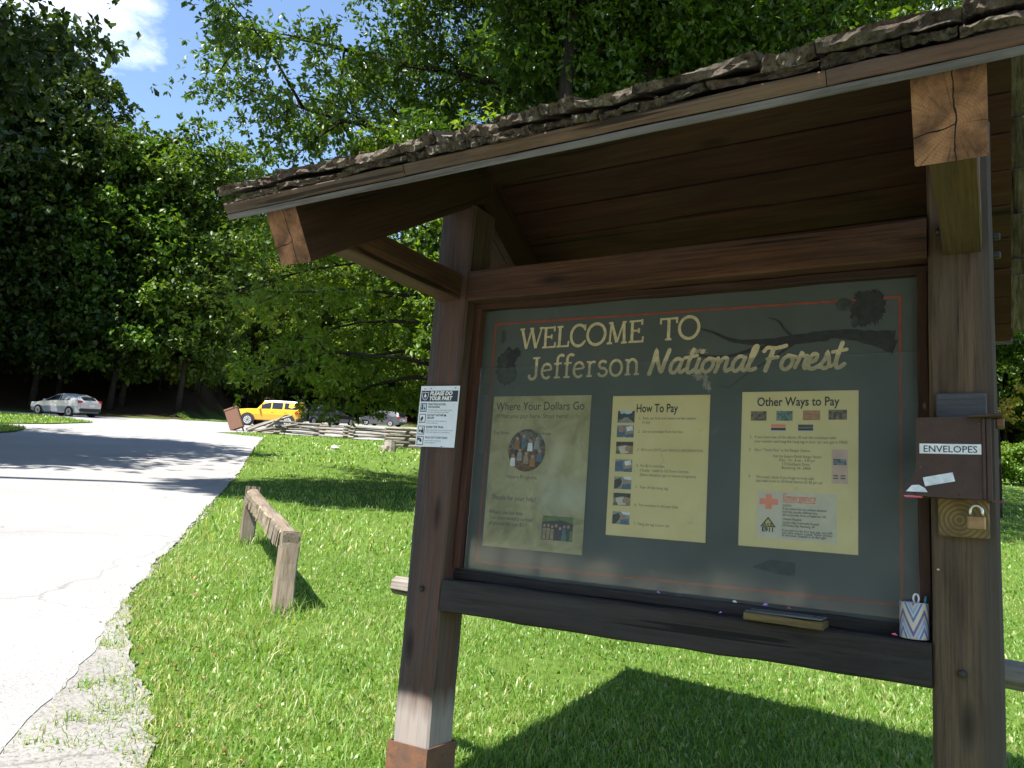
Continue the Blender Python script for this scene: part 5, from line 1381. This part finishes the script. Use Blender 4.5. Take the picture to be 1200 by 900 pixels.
def car(name, x, y, head, st, wheels, Rw, paintm, label, roofm=None, glass=(), arch=None, rack=False, lampz=.75, tailz=.95, spare=False, group='parked cars', plate=True):
    """st: stations (x from the nose, low, belt, top, half width low, half width belt, half width roof)"""
    z = T(x, y); root = empty(name, (x, y, z), head, label=label, cat='car', group=group)
    Ltot = st[-1][0]
    # lie on the slope
    ex = .5; fx, fy = math.cos(head), math.sin(head)
    sl_ = (T(x + fx, y + fy) - T(x - fx, y - fy)) / 2; cr_ = (T(x - fy, y + fx) - T(x + fy, y - fx)) / 2
    Mr = Matrix.Translation((x, y, z)) @ Matrix.Rotation(head, 4, 'Z') @ Matrix.Rotation(-math.atan(sl_), 4, 'Y') @ Matrix.Rotation(math.atan(cr_), 4, 'X'); root.matrix_basis = Mr; WM[root.name] = Mr
    def S(i):
        a = st[i]; X = Ltot / 2 - a[0]; lo, be, to, wl, wb, wr = a[1:]
        return X, [(0, lo), (wl * .96, lo), (wl, lo + .06), (wb * 1.0, lo + (be - lo) * .55), (wb * .985, be), (wr + (wb - wr) * .10, be + (to - be) * .84), (wr * .86, to - (to - be) * .02), (0, to + .015)]
    V, F = [], []
    for i in range(len(st)):
        X, ring = S(i)
        V += [(X, -p, q) for p, q in ring] + [(X, p, q) for p, q in reversed(ring[1:-1])]
    n = 14
    for i in range(len(st) - 1):
        for k in range(n): k2 = (k + 1) % n; F.append((i * n + k, (i + 1) * n + k, (i + 1) * n + k2, i * n + k2))
    F.append(tuple(range(n))); F.append(tuple(reversed(range((len(st) - 1) * n, len(st) * n))))
    ob('body', mesh('body', V, F, paintm, smooth=False), root, Mr)
    def side_q(i0, f0, i1, f1, a, b, s, off=.008):
        def pt(i, f, h):
            X0, r0 = S(i); X1, r1 = S(min(i + 1, len(st) - 1)); X = X0 + (X1 - X0) * f
            p = [(u[0] + (v[0] - u[0]) * f, u[1] + (v[1] - u[1]) * f) for u, v in zip(r0, r1)]
            q = (p[4][0] + (p[5][0] - p[4][0]) * h, p[4][1] + (p[5][1] - p[4][1]) * h); return Vector((X, s * (q[0] + off), q[1] + .003))
        return [pt(i0, f0, a), pt(i1, f1, a), pt(i1, f1, b), pt(i0, f0, b)]
    for s in (-1, 1):
        for (i0, f0, i1, f1, fb) in glass['side']:
            Q = side_q(i0, f0, i1, f1, .08, .92, s); 
            if fb: Q[3] = Q[0].lerp(side_q(i0 + 1, .0, i1, f1, .92, .92, s)[0], 1.0) if fb == 1 else Q[3]
            ob('window', mesh('window', Q, [(0, 1, 2, 3) if s > 0 else (3, 2, 1, 0)], M['glass']), root, Mr)
    for key in ('front', 'rear'):
        for (i0, f0, f1) in glass.get(key, ()):
            X0, r0 = S(i0); X1, r1 = S(i0 + 1); Q = []
            for f, sgn in ((f0, -1), (f0, 1), (f1, 1), (f1, -1)):
                hw = (r0[6][0] + (r1[6][0] - r0[6][0]) * f) * .97; zt = r0[6][1] + (r1[6][1] - r0[6][1]) * f
                Q.append(Vector((X0 + (X1 - X0) * f, sgn * hw, zt)))
            nn = (Q[1] - Q[0]).cross(Q[3] - Q[0]).normalized(); nn = nn if nn.z > 0 else -nn
            ob('windscreen' if key == 'front' else 'rear_window', mesh('windscreen', [q + nn * .022 for q in Q], [(0, 1, 2, 3)], M['glass']), root, Mr)
    wbk = max(a[5] for a in st)
    for wx in wheels:
        for s in (-1, 1):
            c = Mr @ Matrix.Translation((Ltot / 2 - wx, s * (wbk - .10), Rw))
            if arch:
                V, F = [], []
                for k in range(13):
                    t = math.pi * k / 12 ; 
                    for rr in (Rw * 1.04, Rw * 1.24): V += [(math.cos(t) * rr, s * .112, math.sin(t) * rr - .02)]
                for k in range(12): F.append((2 * k, 2 * k + 1, 2 * k + 3, 2 * k + 2))
                ob('wheel_arch', mesh('wheel_arch', V, F, arch), root, c)
            V = [(0, s * .106, 0)] + [(math.cos(2 * math.pi * k / 18) * Rw * 1.1, s * .106, math.sin(2 * math.pi * k / 18) * Rw * 1.1) for k in range(18)]
            ob('wheel_well', mesh('wheel_well', V, [(0, 1 + k, 1 + (k + 1) % 18) for k in range(18)], M['trimblack']), root, c)
            t = ob('wheel', lathe('wheel', [(Rw * .62, s * -.09), (Rw * .95, s * -.09), (Rw, s * -.05), (Rw, s * .09), (Rw * .95, s * .122), (Rw * .66, s * .125), (Rw * .6, s * .10)], M['tyre'], 18, axis='Y'), root, c)
            V, F = [], []
            for k in range(10):
                a0, a1 = 2 * math.pi * (k - .27) / 10, 2 * math.pi * (k + .27) / 10
                b = len(V); V += [(math.cos(a0) * .06, s * .124, math.sin(a0) * .06), (math.cos(a1) * .06, s * .124, math.sin(a1) * .06), (math.cos(a1) * Rw * .64, s * .116, math.sin(a1) * Rw * .64), (math.cos(a0) * Rw * .64, s * .116, math.sin(a0) * Rw * .64)]; F.append((b, b + 1, b + 2, b + 3))
            b = len(V); V += [(math.cos(2 * math.pi * k / 18) * Rw * q, s * .118, math.sin(2 * math.pi * k / 18) * Rw * q) for q in (.56, .68) for k in range(18)]
            F += [(b + k, b + (k + 1) % 18, b + 18 + (k + 1) % 18, b + 18 + k) for k in range(18)]
            ob('rim', mesh('rim', V, F, M['rim']), t, c)
    a0, a1 = st[0], st[-1]
    for s in (-1, 1):
        ob('headlight', boxmesh('headlight', (.16, .30, .12), M['lamp'], .03), root, Mr @ Matrix.Translation((Ltot / 2 - .07, s * (a0[5] - .13), lampz)))
        ob('tail_light', boxmesh('tail_light', (.22, .24, .17), M['tail'], .03), root, Mr @ Matrix.Translation((-Ltot / 2 + .13, s * (a1[5] - .04), tailz)))
        ob('mirror', boxmesh('mirror', (.14, .2, .12), paintm, .03), root, Mr @ Matrix.Translation((Ltot / 2 - st[glass['mir']][0] - .25, s * (wbk + .06), st[glass['mir']][2] + .06)))
        for hx in glass['handles']: ob('handle', boxmesh('handle', (.18, .03, .03), paintm, .01), root, Mr @ Matrix.Translation((Ltot / 2 - hx, s * (wbk + .004), st[3][2] - .10)))
    for X, nm in ((Ltot / 2 - .06, 'front_bumper'), (-Ltot / 2 + .06, 'rear_bumper')):
        q = a0 if X > 0 else a1
        ob(nm, boxmesh(nm, (.2, 2 * q[5] + .02, .22), M['trimblack'] if arch or X < 0 else paintm, .05), root, Mr @ Matrix.Translation((X, 0, q[1] + .05)))
    ob('number_plate', boxmesh('number_plate', (.02, .42, .13), M['plate'], .005), root, Mr @ Matrix.Translation((-Ltot / 2 - .05, 0, a1[1] + .32)))
    if roofm:
        i0, i1 = glass['roof']; V, F = [], []
        for i in range(i0, i1 + 1):
            X, rg_ = S(i); V += [(X, -rg_[5][0] - .012, rg_[5][1]), (X, -rg_[6][0], rg_[6][1] + .02), (X, rg_[6][0], rg_[6][1] + .02), (X, rg_[5][0] + .012, rg_[5][1])]
        for i in range(i1 - i0):
            for k in range(3): F.append((4 * i + k, 4 * i + 4 + k, 4 * i + 5 + k, 4 * i + 1 + k))
        ob('roof_panel', mesh('roof_panel', V, F, roofm), root, Mr)
    if spare: 
        t = ob('spare_wheel', lathe('spare_wheel', [(0, -.02), (Rw * .5, -.02), (Rw * .62, .06), (Rw * .95, .06), (Rw, .1), (Rw, .2), (Rw * .9, .24)], M['tyre'], 18, axis='Y'), root, Mr @ Matrix.Translation((-Ltot / 2 - .14, 0, .98)) @ Matrix.Rotation(R(90), 4, 'Z'))
    return root


VH = math.atan2(.522, .853)      # heading that runs to the right across the view
hatch = [(0, .34, .60, .64, .62, .70, .5), (.10, .26, .70, .74, .74, .82, .62), (.60, .22, .80, .85, .84, .88, .72), (1.22, .22, .92, .97, .86, .90, .74), (2.05, .22, .97, 1.40, .86, .90, .62), (2.55, .22, .99, 1.47, .86, .90, .63), (3.30, .22, 1.03, 1.43, .86, .90, .61), (3.92, .24, 1.10, 1.30, .84, .88, .56), (4.22, .30, 1.02, 1.06, .78, .85, .60), (4.36, .42, .90, .93, .70, .78, .6)]
car('hatchback_car', -51.6, 29.2, VH + math.pi - R(20), hatch, (.86, 3.50), .32, M['silver'], 'silver five-door hatchback parked at the far left edge of the wood', glass=dict(side=((3, .25, 4, .95, 1), (5, .05, 6, .25, 0), (6, .30, 7, .3, 0)), front=((3, .06, .94),), rear=((7, .05, .95),), mir=3, handles=(2.3, 3.15)), tailz=.98)
suv = [(0, .52, .86, .92, .74, .80, .7), (.08, .46, 1.08, 1.12, .82, .88, .78), (.75, .44, 1.14, 1.19, .86, .92, .82), (1.42, .44, 1.16, 1.21, .86, .92, .82), (1.86, .44, 1.20, 1.79, .86, .92, .72), (2.6, .44, 1.21, 1.84, .86, .92, .73), (3.9, .44, 1.22, 1.83, .86, .92, .73), (4.30, .46, 1.22, 1.78, .85, .91, .71), (4.40, .52, 1.18, 1.24, .84, .90, .78)]
car('off_road_car', -43.5, 39.2, VH + math.pi - R(4), suv, (.82, 3.68), .42, M['orange'], 'orange yellow boxy off-road car with white roof behind the fence', roofm=M['white'], glass=dict(side=((3, .75, 4, .75, 0), (4, .88, 5, .5, 0), (5, .60, 6, .75, 0)), front=((3, .06, .94),), rear=(), mir=3, handles=(2.55, 3.45), roof=(4, 7)), arch=M['trimblack'], lampz=.93, tailz=1.05, spare=True)
van = [(0, .34, .70, .76, .70, .76, .6), (.14, .26, .84, .88, .82, .88, .68), (.85, .22, 1.00, 1.06, .92, .97, .78), (1.15, .22, 1.04, 1.12, .92, .98, .78), (2.05, .22, 1.08, 1.66, .92, .98, .70), (2.8, .22, 1.10, 1.75, .92, .98, .72), (4.3, .22, 1.14, 1.72, .92, .98, .71), (4.85, .24, 1.15, 1.62, .90, .96, .68), (5.05, .30, 1.08, 1.14, .86, .93, .74), (5.15, .40, .95, .98, .80, .88, .7)]
car('minivan', -58.9, 69.2, VH + math.pi - R(20), van, (.98, 4.05), .35, M['gmet'], 'dark grey minivan parked beyond the fence beside the left post', glass=dict(side=((3, .40, 4, .8, 0), (4, .9, 5, .55, 0), (5, .6, 6, .9, 0)), front=((3, .06, .94),), rear=((7, .05, .95),), mir=3, handles=(2.4, 3.3)), tailz=1.1)
car('sedan_car', -54.5, 57.0, VH + R(62), hatch, (.86, 3.50), .33, M['black'], 'black car showing its red tail lamps behind the drooping branches', glass=dict(side=((3, .25, 4, .95, 1), (5, .05, 6, .25, 0)), front=((3, .06, .94),), rear=((7, .05, .95),), mir=3, handles=(2.3, 3.15)))
car('dark_car', -50.3, 50.0, VH + math.pi + R(70), suv, (.82, 3.68), .38, M['gmet'], 'dark car with its windscreen facing us right of the orange car', glass=dict(side=((3, .75, 4, .75, 0), (4, .88, 5, .5, 0), (5, .60, 6, .75, 0)), front=((3, .06, .94),), rear=(), mir=3, handles=(2.55, 3.45)), lampz=.93)
car('white_car', -55.4, 75.2, VH + math.pi - R(30), hatch, (.86, 3.50), .32, M['white'], 'white car half hidden between the minivan and the notice sign', glass=dict(side=((3, .25, 4, .95, 1), (5, .05, 6, .25, 0)), front=((3, .06, .94),), rear=((7, .05, .95),), mir=3, handles=(2.3, 3.15)))
car('blue_car', -56.5, 79.0, VH + math.pi - R(30), van, (.98, 4.05), .35, M['blue'], 'blue car in the shade just left of the notice sign', glass=dict(side=((3, .40, 4, .8, 0), (4, .9, 5, .55, 0), (5, .6, 6, .9, 0)), front=((3, .06, .94),), rear=((7, .05, .95),), mir=3, handles=(2.4, 3.3)))
car('pale_car', -52.5, 21.6, VH + math.pi + R(160), hatch, (.86, 3.50), .32, M['white'], 'pale car at the left edge with only its end showing above the grass', glass=dict(side=((3, .25, 4, .95, 1), (5, .05, 6, .25, 0)), front=((3, .06, .94),), rear=((7, .05, .95),), mir=3, handles=(2.3, 3.15)))
